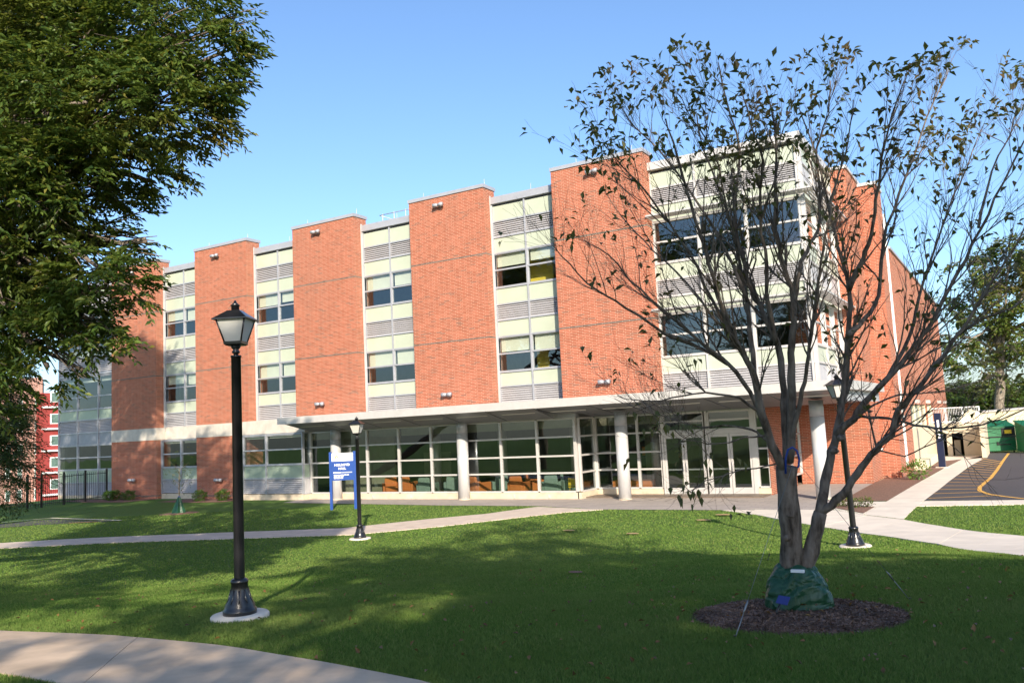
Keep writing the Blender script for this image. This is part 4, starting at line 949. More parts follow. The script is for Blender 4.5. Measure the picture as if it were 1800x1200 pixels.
TP = np.array([t[0] for t in tips]); TD = np.array([t[1] for t in tips])
zc = (TP[:, 2] - 3) / 4.0
cpx = (TP - [0, 0, EYE]) @ RM; pyy = CY + FPX * cpx[:, 1] / cpx[:, 2]
keep = rng.random(len(TP)) < np.where(pyy < 290, .46, np.where(pyy < 430, .15, .08))
TP, TD = TP[keep], TD[keep]; reps = rng.integers(1, 4, len(TP)); LPp = np.repeat(TP, reps, 0) + rng.normal(0, .025, (reps.sum(), 3)); LDd = np.repeat(TD, reps, 0) * .5 + np.array([0, 0, -.45]) + rng.normal(0, .45, (reps.sum(), 3))
tw2 = MB()
# a few low clusters hanging against the plaza
for p_ in ((1205, 868), (1212, 872), (1226, 862), (1195, 858), (1240, 800), (1140, 740), (1160, 750), (1500, 470), (1680, 560), (1660, 555)):
    b = atD(p_, T0 - .9 if p_[0] < 1400 else T0); k = 4; SP = np.concatenate([smooth(s_)[:, :3] for s_ in stems if s_[0][1] < .09]); nr = SP[np.argmin(np.linalg.norm(SP - b, axis=1))]; tw2.tube([nr, (nr + b) / 2 + [0, 0, .03], b], [.004, .003, .002], 4); LPp = np.r_[LPp, b + rng.normal(0, .05, (k, 3))]; LDd = np.r_[LDd, np.array([[0, 0, -1]] * k) + rng.normal(0, .4, (k, 3))]
tw2.obj('drooping_twigs', M['bark'], ST)['kind'] = 'stuff'
attach_leaves(ST, LPp, LDd, .082, M['leaf_sparse'], .48, 300, jit=.2, fold=.3)
# mulch ring
mc = at((1403, 1082))[:2]; RS = 178 * T0 / FPX / 1.1; mb = MB(); N = 72; vs = [(mc[0], mc[1], float(gz(*mc)) + .05)]
for j, rr in enumerate((.35 * RS, .7 * RS, .95 * RS, 1.1 * RS)):
    for k in range(N):
        t = 2 * math.pi * k / N; r3 = rr * (1 + (.025 * math.sin(5 * t) + .02 * math.sin(11 * t + 1)) * (j > 1)); x = mc[0] + r3 * math.cos(t); y = mc[1] + r3 * math.sin(t)
        vs.append((x, y, float(gz(x, y)) + [.05, .05, .035, -.01][j] + rng.normal(0, .006)))
fs = [(0, 1 + k, 1 + (k + 1) % N) for k in range(N)]
for j in range(3):
    for k in range(N): k2 = (k + 1) % N; fs.append((1+j*N+k, 1+(j+1)*N+k, 1+(j+1)*N+k2, 1+j*N+k2))
mb.add(vs, fs, 0, True); tag(mb.obj('mulch_ring', M['mulch']), 'round brown mulch ring under the multi-stemmed tree', kind='structure')
def chips(name, label, cx, cy, r, n, size):
    P0 = []; 
    for _ in range(n): t = rng.random() * 6.283; q = r * math.sqrt(rng.random()); P0.append((cx + q*math.cos(t), cy + q*math.sin(t), 0))
    P0 = np.array(P0); P0[:, 2] = gz(P0[:, 0], P0[:, 1]) + .008 + np.interp(np.hypot(P0[:, 0]-cx, P0[:, 1]-cy) / r, [0, .63, .855, .99, 1.02], [.05, .05, .037, 0, 0])
    D = rng.normal(0, 1, (n, 3)); D[:, 2] *= .3; V_, F_ = leafcloud(P0, D, size, .35, .2, .1); return tag(npmesh(name, V_, F_, M['chip']), label, kind='stuff')
M['chip'] = leaf_mat('bark_chip', [(0, (.06, .036, .028)), (.5, (.15, .088, .062)), (.9, (.24, .145, .10)), (1, (.36, .22, .13))], 0.02)
chips('bark_chips', 'loose bark chips covering the round mulch ring', mc[0], mc[1], 1.11 * RS, 15000, .032)
# green watering bag: a lobed cone with folds
bag = thing('watering_bag', 'dark green watering bag laced round the foot of the guyed tree', 'bag', (tb[0], tb[1], tb[2]))
mb = MB(); N = 64; rows = 22; bcx, bcy = tb[0] + .02, tb[1] - .05; vs = []
for j in range(rows + 1):
    h = j / rows
    for k in range(N):
        t = 2 * math.pi * k / N
        r0 = .31 * (1 - h) ** .8 + .14 * h + .03 * math.sin(math.pi * h)
        fold = .022 * math.sin(3 * t + 3 * h + 1) * (1 - h * .5) + .014 * (1 - abs(math.sin(3.5 * t - 4 * h + math.sin(6 * h)))) + .010 * (1 - abs(math.sin(5 * t + 5 * h))) + .006 * math.sin(13 * t - 12 * h)
        cr = .014 * max(0, math.sin(5 * h * math.pi + 2.5 * math.sin(2 * t))) ** 3
        r = r0 + fold * .8 - cr; vs.append((bcx + r * math.cos(t), bcy + r * math.sin(t) * .85, tb[2] + .02 + .43 * h + .02 * math.sin(4 * t) * h))
mb.add(vs, [(j*N+k, j*N+(k+1) % N, (j+1)*N+(k+1) % N, (j+1)*N+k) for j in range(rows) for k in range(N)], 0, False); o = mb.obj('bag_body', M['bag'], bag)
mb = MB(); c = atD((1402, 1003), T0 - .27); mb.box(c[0]-.06, c[0]+.06, c[1]-.02, c[1]+.02, c[2]-.012, c[2]+.012); mb.obj('label_strip', M['white'], bag)
c = atD((1375, 1056), T0 - .42); mb = MB(); mb.add([c + np.array(v) for v in ((-.06, 0, -.02), (.05, -.03, -.03), (.07, .02, .03), (-.04, .05, .035), (-.06, 0, -.012), (.05, -.03, -.022), (.07, .02, .038), (-.04, .05, .043))], [(0,3,2,1),(4,5,6,7),(0,1,5,4),(1,2,6,5),(2,3,7,6),(3,0,4,7)]); mb.obj('filler_flap', M['bag_blue'], bag)
mb = MB(); c = atD((1372, 1060), T0 - .38); mb.tube([c, c + [-.03, -.03, -.06], c + [-.02, -.05, -.12]], .012, 6); mb.obj('drawstring', M['black_metal'], bag)
# guy wires with straps and turnbuckles
def guy(label, hi, lo, Dh, lo3=None, tb_t=.86):
    a = atD(hi, Dh); b = at(lo) if lo3 is None else np.array(lo3)
    t = thing('guy_wire', label, 'guy wire', tuple(b), 'guy wires of the young tree')
    m1 = a + (b - a) * tb_t; m2 = a + (b - a) * (tb_t + .07)
    mb = MB(); mb.tube([a, m1], .0024, 5); mb.tube([m2, b + [0, 0, .0]], .003, 5); mb.obj('cable', M['wire'], t)
    mb = MB(); mb.tube([m1, m1 + (m2 - m1) * .3, m1 + (m2 - m1) * .7, m2], [.004, .010, .010, .004], 6); mb.tube([m2, b], .005, 6); mb.obj('turnbuckle', M['wire'], t)
    mb = MB(); mb.tube([b + [0, 0, .03], b - [0, 0, .08]], .012, 6); mb.obj('stake', M['black_metal'], t)
guy('thin guy wire running down right from the blue strap to a stake in shaded grass', (1402, 812), (1600, 1055), T0 - .05, tb_t=.78)
guy('thin guy wire running down left across the trunk to a stake by the mulch edge', (1394, 815), (1292, 1122), T0 - .15, tb_t=.80)
guy('thin guy wire running from the trunk back to the lawn behind', (1386, 830), (1350, 985), T0 + .1)
st = thing('strap', 'blue tubing loop round the middle stem of the guyed tree', 'strap', tuple(atD((1390, 810), T0)))
mb = MB(); c0 = [(1381, 832), (1381, 805), (1385, 790), (1393, 786), (1401, 792), (1405, 806), (1404, 818), (1402, 822)]; mb.tube([atD(p, T0 - .11) for p in c0], .010, 8); mb.obj('hose', M['strap'], st)

# ------------------------------------------------------------------ lamps
def lamp():
    t = thing('street_lamp', 'x', 'street lamp'); ABSX = False
    global ABS; ABS = False
    mb = MB(); mb.lathe([(.31, -.12), (.32, .02), (.32, .085), (.305, .10)], 40); mb.obj('footing', M['concrete_white'], t)
    mb = MB(); mb.lathe([(.185, .10), (.185, .15), (.165, .165), (.165, .20), (.125, .27), (.098, .36), (.09, .43), (.098, .44), (.098, .47), (.07, .49)], 32)
    for k in range(10): a = k * math.pi / 5; mb.tube([(.15*math.cos(a), .15*math.sin(a), .2), (.118*math.cos(a), .118*math.sin(a), .28), (.094*math.cos(a), .094*math.sin(a), .37)], .012, 5)
    mb.obj('base', M['black_metal'], t)
    mb = MB(); mb.lathe([(.060, .48), (.060, .50), (.055, 3.0), (.062, 3.0), (.062, 3.02)], 24); mb.obj('pole', M['black_metal'], t)
    mb = MB(); mb.lathe([(.028, 3.02), (.028, 3.04), (.045, 3.05), (.045, 3.07), (.03, 3.085), (.05, 3.11), (.06, 3.13), (.03, 3.14)], 20); mb.obj('neck', M['black_metal'], t)
    def frus(mb, z0, w0, z1, w1): mb.add([(-w0,-w0,z0),(w0,-w0,z0),(w0,w0,z0),(-w0,w0,z0),(-w1,-w1,z1),(w1,-w1,z1),(w1,w1,z1),(-w1,w1,z1)], [(0,3,2,1),(4,5,6,7),(0,1,5,4),(1,2,6,5),(2,3,7,6),(3,0,4,7)])
    mb = MB(); frus(mb, 3.135, .085, 3.15, .105); frus(mb, 3.1501, .105, 3.18, .108)
    zb, wb, zt, wt = 3.18, .098, 3.43, .165
    for sx_ in (-1, 1):
        for sy_ in (-1, 1): mb.tube([(sx_*wb, sy_*wb, zb), (sx_*wt, sy_*wt, zt)], .011, 4)
    mb.obj('lantern_frame', M['black_metal'], t)
    for k in range(4):
        a = k * math.pi / 2; ca, sa = math.cos(a), math.sin(a); g = MB()
        pts = [(-wb+.008, -wb+.002, zb), (wb-.008, -wb+.002, zb), (wt-.008, -wt+.002, zt), (-wt+.008, -wt+.002, zt)]; pts = [(x*ca - y*sa, x*sa + y*ca, z) for x, y, z in pts]
        pts2 = [(x*.96, y*.96, z) for x, y, z in pts]; g.add(pts + pts2, [(0,1,2,3), (7,6,5,4), (0,4,5,1), (1,5,6,2), (2,6,7,3), (3,7,4,0)]); g.obj('glass_panel', M['frost'], t)
    mb = MB(); frus(mb, 3.43, .205, 3.445, .205); frus(mb, 3.4451, .20, 3.53, .09); mb.add([], []) ; frus(mb, 3.5301, .09, 3.545, .075); mb.obj('roof', M['black_metal'], t)
    mb = MB(); mb.lathe([(.045, 3.545), (.045, 3.60), (.062, 3.605), (.02, 3.64), (.012, 3.665), (.004, 3.67)], 16); mb.obj('finial', M['black_metal'], t)
    ABS = True; return t
L1 = lamp(); p = at((422, 1087)); L1.location = (p[0], p[1], p[2] - .04); L1.rotation_euler = (0, 0, R_(28)); L1['label'] = 'tall black lantern lamp post nearest the viewer on a round concrete footing'
L1['group'] = 'black lantern lamp posts'
p = at((633, 947)); L2 = copy_tree(L1); L2.location = (p[0], p[1], p[2] - .06); L2.rotation_euler = (0, 0, R_(20)); L2['label'] = 'black lantern lamp post beside the blue and white sign'
p = at((1504, 961)); L3 = copy_tree(L1); L3.location = (p[0], p[1], p[2] - .06); L3.rotation_euler = (R_(1.2), R_(-2.0), R_(35)); L3['label'] = 'black lantern lamp post behind the stems of the guyed tree'

# ------------------------------------------------------------------ sign
sa, sb = at((590, 894.5)), at((619.5, 895.5)); sc_ = (sa + sb) / 2; sw = 1.02
SG = thing('building_sign', 'blue and white post sign reading HOLROYD HALL on the lawn', 'sign', (sc_[0], sc_[1], 0)); SG.rotation_euler = (0, 0, R_(30))
ABS = False
for s in (-1, 1): mb = MB(); mb.box(s*sw/2 - .055, s*sw/2 + .055, -.06, .06, -.1, 2.42); mb.obj('post', M['blue_sign'], SG)
mb = MB(); mb.box(-sw/2 + .056, sw/2 - .056, -.035, .035, 1.22, 2.02); mb.obj('lower_board', M['blue_sign'], SG)
mb = MB(); mb.box(-sw/2 + .056, sw/2 - .056, -.04, .04, 2.021, 2.36); mb.obj('header_board', M['white'], SG)
def txt(s, size, x, z, mat, al='CENTER', y=-.0385):
    c = bpy.data.curves.new('t', 'FONT'); c.body = s; c.size = size; c.align_x = al; c.extrude = .002; c.resolution_u = 2; c.offset = .004
    o = bpy.data.objects.new('t', c); COL.objects.link(o); dg = bpy.context.evaluated_depsgraph_get(); me = bpy.data.meshes.new_from_object(o.evaluated_get(dg)); bpy.data.objects.remove(o)
    me.materials.clear(); me.materials.append(mat); q = bpy.data.objects.new('lettering', me); COL.objects.link(q); q.parent = SG; q.location = (x, y, z); q.rotation_euler = (R_(90), 0, 0); return q
txt('HOLROYD', .135, -.02, 1.82, M['white']); txt('HALL', .135, -.02, 1.67, M['white'])
mb = MB(); mb.box(-.40, -.10, -.041, -.0355, 1.52, 1.57); mb.obj('rule', M['white'], SG); mb = MB(); mb.box(-.095, .40, -.041, -.0355, 1.52, 1.57); mb.obj('rule', M['greyprint'], SG)
for i, (a_, ws) in enumerate(((0, (.13, .10, .12, .13, .08)), (1, (.15, .10, .12)), (2, (.09, .16, .10)))):
    x = -.38; mb = MB()
    for w_ in ws: mb.box(x, x + w_, -.040, -.0355, 1.425 - i * .065, 1.46 - i * .065); x += w_ + .02
    mb.obj('text_line', M['white'], SG)
mb = MB(); mb.lathe([(.065, 0), (.065, .003)], 20); v2 = [(x - .25, -.0405 - z, 2.19 + y * 1.1) for x, y, z in mb.v]; m2 = MB(); m2.add(v2, mb.f); m2.obj('emblem', M['orange_print'], SG)
mb = MB(); mb.add([(-.275, -.046, 2.15), (-.225, -.046, 2.15), (-.232, -.046, 2.19), (-.25, -.046, 2.235), (-.262, -.046, 2.20)], [(0, 1, 2, 3, 4)]); mb.obj('emblem_flame', M['white'], SG)
mb = MB(); mb.box(-.15, .12, -.0425, -.0405, 2.21, 2.225); mb.box(-.15, .28, -.0425, -.0405, 2.155, 2.168); mb.obj('faint_text', M['precast'], SG)
ABS = True

# ------------------------------------------------------------------ left background: fence, apartment building, young tree, shrubs
FZ = thing('metal_fence', 'black metal picket fence at the left end of the building', 'fence', (-48, 29, 0))
fp = [(-47.55, 31.4), (-47.38, 29.94), (-46.87, 28.33), (-46.6, 26.9), (-46.9, 26.3), (-49.9, 26.0), (-54, 25.6), (-58, 25.2)]
fp = [tuple(np.array(q)) for q in fp]
fpz = [float(gz(*q)) for q in fp]
pk = MB(); pk.box(-.01, .01, -.01, .01, .08, 1.72); ABS = False; pk0 = pk.obj('picket', M['black_metal'], FZ); ABS = True; first = True
for (a_, b_), (za, zb_) in zip(zip(fp[:-1], fp[1:]), zip(fpz[:-1], fpz[1:])):
    a_, b_ = np.array(a_), np.array(b_); L = np.linalg.norm(b_ - a_)
    for h in (.2, 1.6): mb = MB(); mb.tube([(*a_, za + h), (*b_, zb_ + h)], .022, 4); mb.obj('rail', M['black_metal'], FZ)
    n = max(2, int(L / .13))
    for i in range(1, n):
        q = a_ + (b_ - a_) * i / n; o = pk0 if first else pk0.copy()
        if not first: COL.objects.link(o)
        first = False; o.location = Vector((q[0], q[1], za + (zb_ - za) * i / n)) - Vector(FZ.location)
for q, z in zip(fp, fpz): mb = MB(); mb.box(q[0] - .045, q[0] + .045, q[1] - .045, q[1] + .045, z - .1, z + 1.85); mb.obj('post', M['black_metal'], FZ)
# far apartment block
def far_box(px0, px1, D0, D1, z0, z1):
    a_ = atD((px0, 760), D0); b_ = atD((px1, 760), D1); d = b_ - a_; n = np.array([-d[1], d[0], 0]); n /= np.linalg.norm(n); return a_, b_, n
AB = thing('apartment_building', 'pink brick apartment block with red balcony bays far left', 'building', tuple(atD((30, 760), 118) * [1, 1, 0] + [0, 0, -5]))
def wallq(name, a_, b_, z0, z1, mat, off=0.0, th=.4, parent=AB):
    d = (b_ - a_)[:2]; L = np.linalg.norm(d); d /= L; n = np.array([-d[1], d[0]]) 
    if np.dot(n, -a_[:2]) < 0: n = -n
    A_, B_ = a_[:2] + n * off, b_[:2] + n * off; A2, B2 = A_ - n * th, B_ - n * th; mb = MB()
    mb.add([(*A_, z0), (*B_, z0), (*B2, z0), (*A2, z0), (*A_, z1), (*B_, z1), (*B2, z1), (*A2, z1)], [(0,3,2,1),(4,5,6,7),(0,1,5,4),(1,2,6,5),(2,3,7,6),(3,0,4,7)]); return mb.obj(name, M[mat], parent, uv=True)
a_, b_ = atD((-120, 760), 112), atD((74, 760), 118); wallq('wall', a_, b_, -6, 13.5, 'brick_pink', th=12)
for fl in range(5):
    for f0 in (.20, .45, .66, .77, .93):
        p0 = a_ + (b_ - a_) * f0; p1 = a_ + (b_ - a_) * (f0 + .045); wd = wallq('window', p0, p1, -3.4 + fl * 3.1, -1.9 + fl * 3.1, 'white', .06, .12); pi = a_ + (b_ - a_) * (f0 + .004); pj = a_ + (b_ - a_) * (f0 + .041)
        wallq('pane', pi, pj, -3.3 + fl * 3.1, -2.0 + fl * 3.1, 'glass_green', .09, .1, wd)
c_, d_ = atD((74, 760), 116), atD((112, 760), 118); wallq('red_bay', c_, d_, -6, 11.2, 'red_wall', th=10)
for fl in range(5):
    z = -2.9 + fl * 3.0; sl_ = wallq('balcony_slab', c_ + (d_ - c_) * .0, d_, z, z + .22, 'white', .5, .8)
    wd = wallq('window', c_ + (d_ - c_) * .36, c_ + (d_ - c_) * .8, z + .8, z + 2.2, 'white', .05, .1); wallq('pane', c_ + (d_ - c_) * .42, c_ + (d_ - c_) * .74, z + .9, z + 2.1, 'glass_green', .08, .1, wd)
wallq('red_base', atD((-20, 760), 100), atD((45, 760), 100), -6, -3.9, 'red_wall')

def shrub(px, py, label, r=.38, n=420, group='small shrubs along the wall', base=None, mat='leaf_bush', ls=.11):
    b = at((px, py)) if base is None else np.array(base, float); t = thing('shrub', label, 'shrub', tuple(b), group)
    mb = MB()
    for k in range(6): a = k * 1.05; mb.tube([b, b + np.array([r*.5*math.cos(a), r*.5*math.sin(a), r*1.1])], [.01, .004], 4)
    mb.obj('stem', M['bark'], t)
    u = rng.normal(0, 1, (n, 3)); u /= np.linalg.norm(u, axis=1)[:, None]; P0 = b + np.array([0, 0, r * .75]) + u * r * np.array([1, 1, .75]) * rng.uniform(.4, 1, (n, 1)); V_, F_ = leafcloud(P0, u + [0, 0, .4], ls, .45); npmesh('foliage', V_, F_, M[mat], t)['kind'] = 'stuff'
shrub(192, 880, 'small green shrub at the fence end, leftmost'); shrub(204, 879, 'small green shrub tight against the fence end post'); shrub(227, 879, 'small green shrub under the first low wall light')
shrub(351, 881, 'bright shrub at left corner of the second brick pier'); shrub(391, 880, 'bright shrub under the second pier wall light')
b = onX((1612, 830), -4.0); shrub(0, 0, 'leafy shrub in mulch by the white downspouts', .55, 300, base=(b[0], b[1], 0), ls=.14)
for i, (x, y) in enumerate(((1474, 891), (1488, 890), (1506, 893), (1524, 892))): shrub(x, y, ('low groundcover clump left of the right lamp', 'low groundcover clump second from left by right lamp', 'low groundcover clump just right of the right lamp', 'low groundcover clump at the walk side of the bed')[i], .22, 140, 'low plants by the right lamp', mat='leaf_main', ls=.07)
# small staked tree with its own bag and mulch disc
b = at((315, 902)); YT = thing('sapling', 'thin sapling with small green watering bag before the building', 'tree', tuple(b))
mb = MB(); mb.tube([b, b + [0, 0, 1.2], b + [.05, 0, 2.0]], [.035, .025, .012], 7); 
for k in range(14): a = k * 2.4; h = .9 + k * .09; mb.tube([b + [0.02, 0, h], b + [.45*math.cos(a), .45*math.sin(a), h + .35]], [.010, .003], 4)
mb.obj('trunk', M['bark_pale'], YT)
u = rng.normal(0, 1, (220, 3)) * [.34, .34, .42] + [0, 0, 1.75]; V_, F_ = leafcloud(b + u, rng.normal(0, 1, (220, 3)), .09, .4); npmesh('foliage', V_, F_, M['leaf_far'], YT)['kind'] = 'stuff'
mb = MB(); mb.lathe([(.26, .02), (.22, .2), (.12, .5), (.05, .72)], 14); v3 = [(x * (1 + .25*math.sin(5*math.atan2(y, x))) + b[0], y * (1 + .25*math.sin(5*math.atan2(y, x))) + b[1], z + b[2]) for x, y, z in mb.v]; m3 = MB(); m3.add(v3, mb.f)
bg2 = thing('watering_bag', 'small teal green watering bag on the sapling', 'bag', tuple(b)); m3.obj('bag_body', M['bag'], bg2); mb = MB(); mb.tube([b + [0, 0, .72], b + [0, 0, .76]], .055, 8); mb.obj('tie', M['strap'], bg2)
mb = MB(); N = 40; mb.add([(b[0], b[1], b[2] + .05)] + [(b[0] + .85*math.cos(6.283*k/N), b[1] + .85*math.sin(6.283*k/N), b[2] + .005) for k in range(N)], [(0, 1+k, 1+(k+1) % N) for k in range(N)]); tag(mb.obj('mulch_ring', M['mulch']), 'small mulch disc round the sapling', kind='structure')

# ------------------------------------------------------------------ right background: terrace, dumpsters, cream building, trees
TR = thing('loading_terrace', 'pale raised terrace with open bays and white railing beyond the building', 'terrace', (-3.5, 60, 0))
mb = MB()
ty = 59.3
def XT(px, y=ty): return onY((px, 780), y)[0]
xs_ = [XT(1641), XT(1657.5), XT(1675), XT(1694), XT(1696)]
mb.box(-4.69, XT(1641), ty, ty + .3, 0, 2.0); mb.box(XT(1665), XT(1674), ty, ty + .3, -.2, 1.40); mb.box(XT(1641), XT(1696), ty, ty + .3, 1.402, 2.0); mb.box(XT(1694), XT(1728), ty - .02, ty + .28, -.2, 1.95); mb.box(-4.69, XT(1728), ty + .31, 66, 1.8, 2.0); mb.box(XT(1728), XT(1736), ty - 3, 66, -.2, 2.0)
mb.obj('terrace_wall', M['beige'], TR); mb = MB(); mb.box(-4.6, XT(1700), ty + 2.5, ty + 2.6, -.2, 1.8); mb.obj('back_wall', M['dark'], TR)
mb = MB(); mb.box(XT(1676), XT(1687), ty + .8, ty + 1.5, 0, .95); mb.obj('bin_box', M['beige'], TR)
bp0 = None
for i in range(30):
    x = XT(1641) + (XT(1726) - XT(1641)) * i / 29; mb = MB(); mb.box(-.009, .009, -.009, .009, 0, .95)
    if bp0 is None: ABS = False; bp0 = mb.obj('baluster', M['downspout'], TR); ABS = True; o = bp0
    else: o = bp0.copy(); COL.objects.link(o)
    o.location = Vector((x, ty + .1, 2.0)) - Vector(TR.location)
for z in (2.1, 2.95): mb = MB(); mb.box(XT(1641), XT(1727), ty + .06, ty + .14, z, z + .06); mb.obj('rail', M['downspout'], TR)
for px in (1641, 1667, 1697, 1727): mb = MB(); mb.box(XT(px) - .04, XT(px) + .04, ty + .05, ty + .15, 1.9, 3.0); mb.obj('rail_post', M['downspout'], TR)
mb = MB(); x0 = XT(1684, ty + 3); x9 = XT(1730, ty + 3); mb.add([(x0, ty + 3, 2), (x9, ty + 3, 2), (x9, ty + 3, 2.55), (x0 + .8, ty + 3, 2.85), (x0, ty + 5, 2), (x9, ty + 5, 2), (x9, ty + 5, 2.55), (x0 + .8, ty + 5, 2.85)], [(0,1,2,3), (7,6,5,4), (0,3,7,4), (3,2,6,7), (1,5,6,2)]); mb.obj('stair_wall', M['cream'], TR)
CB = thing('cream_building', 'low cream rendered building behind the green dumpsters', 'building', (4, 70, 0))
mb = MB(); cy_ = 67.0; xa = onY((1708, 740), cy_)[0]; xb = xa + 22; h0 = onY((1708, 727), cy_)[2]; h1 = onY((1800, 718), cy_)[2]
mb.add([(xa, cy_, -.2), (xb, cy_, -.2), (xb, cy_, 3.4), (xa, cy_, h0), (xa, cy_ + 12, -.2), (xb, cy_ + 12, -.2), (xb, cy_ + 12, 3.4), (xa, cy_ + 12, h0)], [(0,1,2,3), (7,6,5,4), (0,3,7,4), (3,2,6,7), (1,5,6,2)]); mb.obj('wall', M['cream'], CB)
mb = MB(); mb.add([(xa - .1, cy_ - .1, h0), (xb, cy_ - .1, 3.4), (xb, cy_ + 12, 3.4), (xa - .1, cy_ + 12, h0), (xa - .1, cy_ - .1, h0 + .12), (xb, cy_ - .1, 3.52), (xb, cy_ + 12, 3.52), (xa - .1, cy_ + 12, h0 + .12)], [(0,3,2,1),(4,5,6,7),(0,1,5,4),(1,2,6,5),(2,3,7,6),(3,0,4,7)]); mb.obj('roof', M['alu_white'], CB)
mb = MB(); 
for k in range(4): x = xa + 2 + k * 2.4; mb.box(x, x + .15, cy_ - .04, cy_, 1.9, 2.0)
mb.obj('vent', M['dark'], CB)
def dumpster(px0, px1, pyb, label, Y=None):
    a_ = at((px0, pyb)); w_ = (px1 - px0) / FPX * np.linalg.norm(a_[:2]) * 1.0; t = thing('dumpster', label, 'dumpster', tuple(a_), 'green dumpsters'); t.rotation_euler = (0, 0, R_(22))
    global ABS; ABS = False
    mb = MB(); mb.add([(0,0,.12),(w_,0,.12),(w_,1.4,.12),(0,1.4,.12),(0,0,1.6),(w_,0,1.6),(w_,1.4,1.95),(0,1.4,1.95)], [(0,3,2,1),(4,5,6,7),(0,1,5,4),(1,2,6,5),(2,3,7,6),(3,0,4,7)]); mb.obj('body', M['dump'], t, bevel=.03)
    mb = MB(); mb.add([(-.05,-.06,1.605),(w_+.05,-.06,1.605),(w_+.05,1.45,1.96),(-.05,1.45,1.96),(-.05,-.06,1.66),(w_+.05,-.06,1.66),(w_+.05,1.45,2.01),(-.05,1.45,2.01)], [(0,3,2,1),(4,5,6,7),(0,1,5,4),(1,2,6,5),(2,3,7,6),(3,0,4,7)]); mb.obj('lid', M['dump'], t)
    mb = MB(); mb.box(-.03, w_ + .03, -.05, 0, .98, 1.04); mb.box(w_*.3, w_*.8, -.06, 0, .5, .56); mb.box(w_*.3, w_*.36, -.06, 0, .56, .7); mb.obj('rib', M['dark'], t)
    mb = MB(); mb.box(w_*.5, w_*.96, -.03, 0, 1.08, 1.55); mb.obj('side_door', M['dark'], t); mb = MB(); mb.box(w_*.6, w_*.85, -.05, -.031, 1.2, 1.42); mb.obj('notice', M['yellow'], t)
    for x in (.15, w_ - .15): mb = MB(); mb.tube([(x - .03, .1, .06), (x + .03, .1, .06)], .06, 8); mb.obj('wheel', M['dark'], t)
    ABS = True; return t
dumpster(1739, 1779, 796.5, 'green metal dumpster with yellow notice beside the parking lot'); dumpster(1806, 1850, 797, 'green dumpster cut by the right edge of the view')
b = onZ((1657, 822), 0); CP = thing('call_post', 'slim navy blue post on mulch beside the service walk', 'post', tuple(b)); 
mb = MB(); mb.box(b[0] - .16, b[0] + .16, b[1] - .13, b[1] + .13, 0, 2.75); mb.obj('body', M['callblue'], CP, bevel=.02); mb = MB(); mb.box(b[0] - .05, b[0] + .05, b[1] - .135, b[1] - .131, 1.5, 2.4); mb.obj('light_strip', M['white'], CP); mb = MB(); mb.box(b[0] - .3, b[0] + .3, b[1] - .3, b[1] + .3, -.05, .05); mb.obj('footing', M['concrete_white'], CP)
# oak and the belt of trees behind
ob = atD((1757, 735), 84); ob[2] = 0
OL = [(1760, 470, 2.6), (1700, 520, 2.2), (1745, 560, 2.4), (1800, 520, 3.0), (1690, 590, 1.9), (1840, 470, 3.2), (1790, 600, 2.4), (1680, 630, 1.6), (1720, 645, 1.5), (1830, 610, 2.6), (1880, 540, 3.2), (1780, 430, 1.7), (1700, 470, 1.2)]
broad_tree('oak_tree', 'tall oak with pale trunk and thin yellowing crown behind the cream building', 'tree', ob, atD((1757, 560), 84), [atD(q[:2], 84 + rng.normal(0, 2)) for q in OL], [q[2] for q in OL], 'leaf_far', .45, 1500, 8, 1.5, 'bark_pale', .52, asp=.55, shell=.4)
for i, (px, py, r, D) in enumerate(((1640, 700, 4.2, 110), (1672, 702, 4.4, 106), (1712, 698, 5, 108), (1745, 706, 4.4, 104), (1790, 700, 5, 108), (1840, 696, 5.4, 110), (1880, 690, 6, 112))):
    c = atD((px, py), D); b = c.copy(); b[2] = 0
    broad_tree('bushy_tree', 'bushy green tree in the belt behind the yard, number from left told by place', 'tree', b, c, [c, c + [r*.5, 0, -1.5], c + [-r*.5, 0, -1.6], c + [0, -.6*r, -2.6]], [r*.62, r*.6, r*.6, r*.7], 'leaf_belt', .5, 1300, 8, 1.1, 'bark', .4, group='belt of trees behind the yard', asp=.6)['label'] = ['bushy green tree touching the far end of the brick wing', 'bushy green tree just left of the terrace railing end', 'bushy green tree left of the oak trunk', 'bushy green tree directly behind the oak trunk', 'bushy green tree right of the oak trunk', 'bushy green tree at the right edge behind the cream building', 'bushy green tree just beyond the right edge'][i]
# far belt on the left horizon
for i, (px, D) in enumerate(((-40, 150), (60, 155), (130, 160))):
    c = atD((px, 800), D); c[2] = 1.0; b = c.copy(); b[2] = -5
    broad_tree('bushy_tree', ['distant tree behind the apartment block, left', 'distant tree behind the apartment block, middle', 'distant tree behind the left end of the main building'][i], 'tree', b, c, [c, c + [4, 0, 1], c + [-4, 0, 1]], [5, 4, 4], 'leaf_far', .6, 350, 8, 1.6, 'bark', .4, group='trees beyond the apartments', asp=.6)

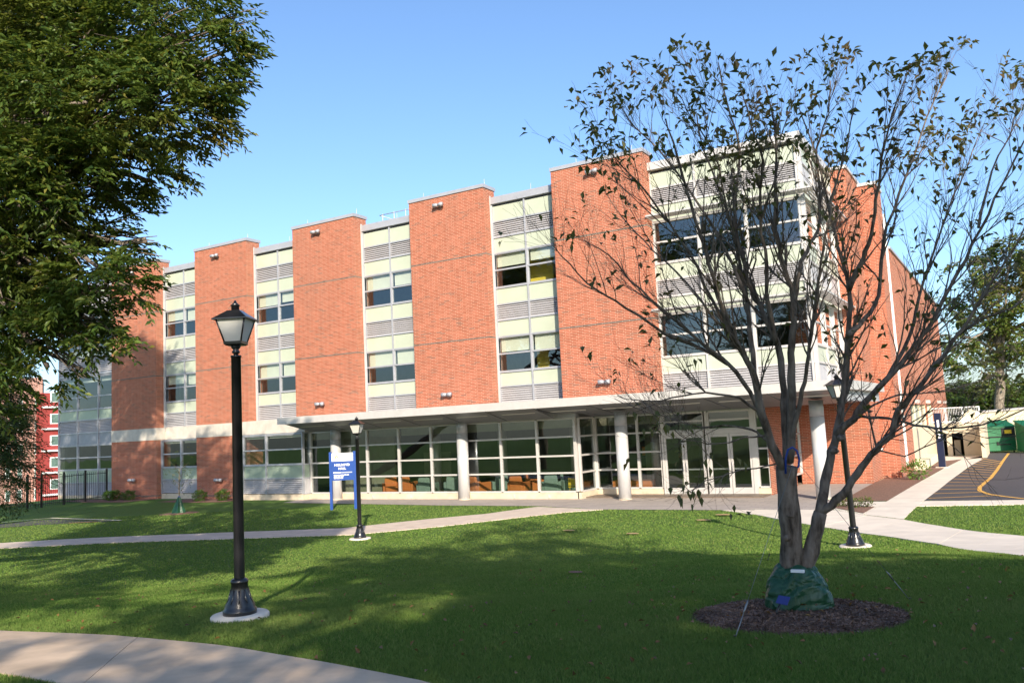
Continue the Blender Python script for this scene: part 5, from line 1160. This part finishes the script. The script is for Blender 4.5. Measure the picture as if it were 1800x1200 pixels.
# ------------------------------------------------------------------ lawn detail: patches, leaves, grass
for i, (x, y, w_) in enumerate(((1000, 934.5, .34), (1112, 940, .34), (1237, 916, .42), (1271, 906.5, .46))):
    p = at((x, y)); mb = MB(); N = 14; mb.add([(p[0] + w_*.55*math.cos(6.283*k/N)*(1+.15*math.sin(3*k)), p[1] + w_*.35*math.sin(6.283*k/N)*(1+.15*math.cos(2*k)), p[2] + .05) for k in range(N)], [tuple(range(N))]); mb.obj('bare_patch', M['skin_soil'])
    tag(bpy.data.objects[mb and COL.objects[-1].name], ['tan bare patch in the lit lawn, leftmost', 'tan bare patch second from left in the lit lawn', 'tan bare patch just below the one by the sidewalk', 'tan bare patch at the sidewalk edge'][i], kind='structure')
p = at((1012, 1009)); mb = MB(); N = 12; mb.add([(p[0] + .13*math.cos(6.283*k/N), p[1] + .1*math.sin(6.283*k/N), p[2] + .045) for k in range(N)], [tuple(range(N))]); tag(mb.obj('bare_patch', M['mulch']), 'small brown patch in the shaded lawn', kind='structure')

def inside(px, py, poly):
    poly = np.asarray(poly); n = len(poly); r = np.zeros(len(px), bool); j = n - 1
    for i in range(n):
        xi, yi = poly[i][:2]; xj, yj = poly[j][:2]
        c = ((yi > py) != (yj > py)) & (px < (xj - xi) * (py - yi) / ((yj - yi) + 1e-12) + xi); r ^= c; j = i
    return r
NOGO = [np.vstack([A, B_[::-1]]) for A, B_ in STRIPS] + [np.array(plaza_pts), np.array([q[:2] for q in P((1466, 893), (1478, 882), (1560, 881), (1518, 905))])]
def lawn_points(n, s0, s1, spread):
    s = rng.uniform(s0, s1, n); l = rng.uniform(-spread, spread, n) * s
    x = s * FH[0] + l * RH[0]; y = s * FH[1] + l * RH[1]
    ok = np.hypot(x - mc[0], y - mc[1]) > 1.08 * RS
    for q in (L1, L2, L3): ok &= np.hypot(x - q.location.x, y - q.location.y) > .33
    for pl in NOGO: ok &= ~inside(x, y, pl)
    ok &= (y < 31) & (x > -51)
    return x[ok], y[ok]
VV = []; off = 0
for n, s0, s1, h, wd in ((240000, 3.6, 7, .034, .0040), (260000, 7, 11, .034, .0055), (190000, 11, 17, .032, .009), (110000, 17, 25, .030, .014), (90000, 25, 38, .030, .024)):
    x, y = lawn_points(n, s0, s1, .68); z = gz(x, y); k = len(x); th = rng.uniform(0, 6.283, k); hh = h * rng.uniform(.55, 1.25, k); ln = rng.normal(0, .45, (k, 2)) * hh[:, None]
    a_ = np.stack([x - wd * np.cos(th), y - wd * np.sin(th), z], 1); b_ = np.stack([x + wd * np.cos(th), y + wd * np.sin(th), z], 1); c = np.stack([x + ln[:, 0], y + ln[:, 1], z + hh], 1)
    VV.append(np.stack([a_, b_, c], 1).reshape(-1, 3))
VV = np.concatenate(VV); g = npmesh('grass', VV, np.arange(len(VV)).reshape(-1, 3), M['blade']); tag(g, 'short green grass blades over the lawn', 'grass', kind='stuff')
x, y = lawn_points(420, 5, 16, .62); keep = rng.random(len(x)) < .85; x, y = x[keep], y[keep]
a = rng.normal(0, 1.6, (160, 2)); x = np.r_[x, mc[0] + a[:, 0]]; y = np.r_[y, mc[1] + a[:, 1]]
P0 = np.stack([x, y, gz(x, y) + .05], 1); P0[:, 2] += np.where(np.hypot(x - mc[0], y - mc[1]) < .9, .06, 0); D = rng.normal(0, 1, (len(x), 3)); D[:, 2] *= .25; V_, F_ = leafcloud(P0, D, .055, .5, .3); tag(npmesh('fallen_leaves', V_, F_, M['leaf_brown']), 'scattered brown leaves on the shaded grass', 'leaves', kind='stuff')
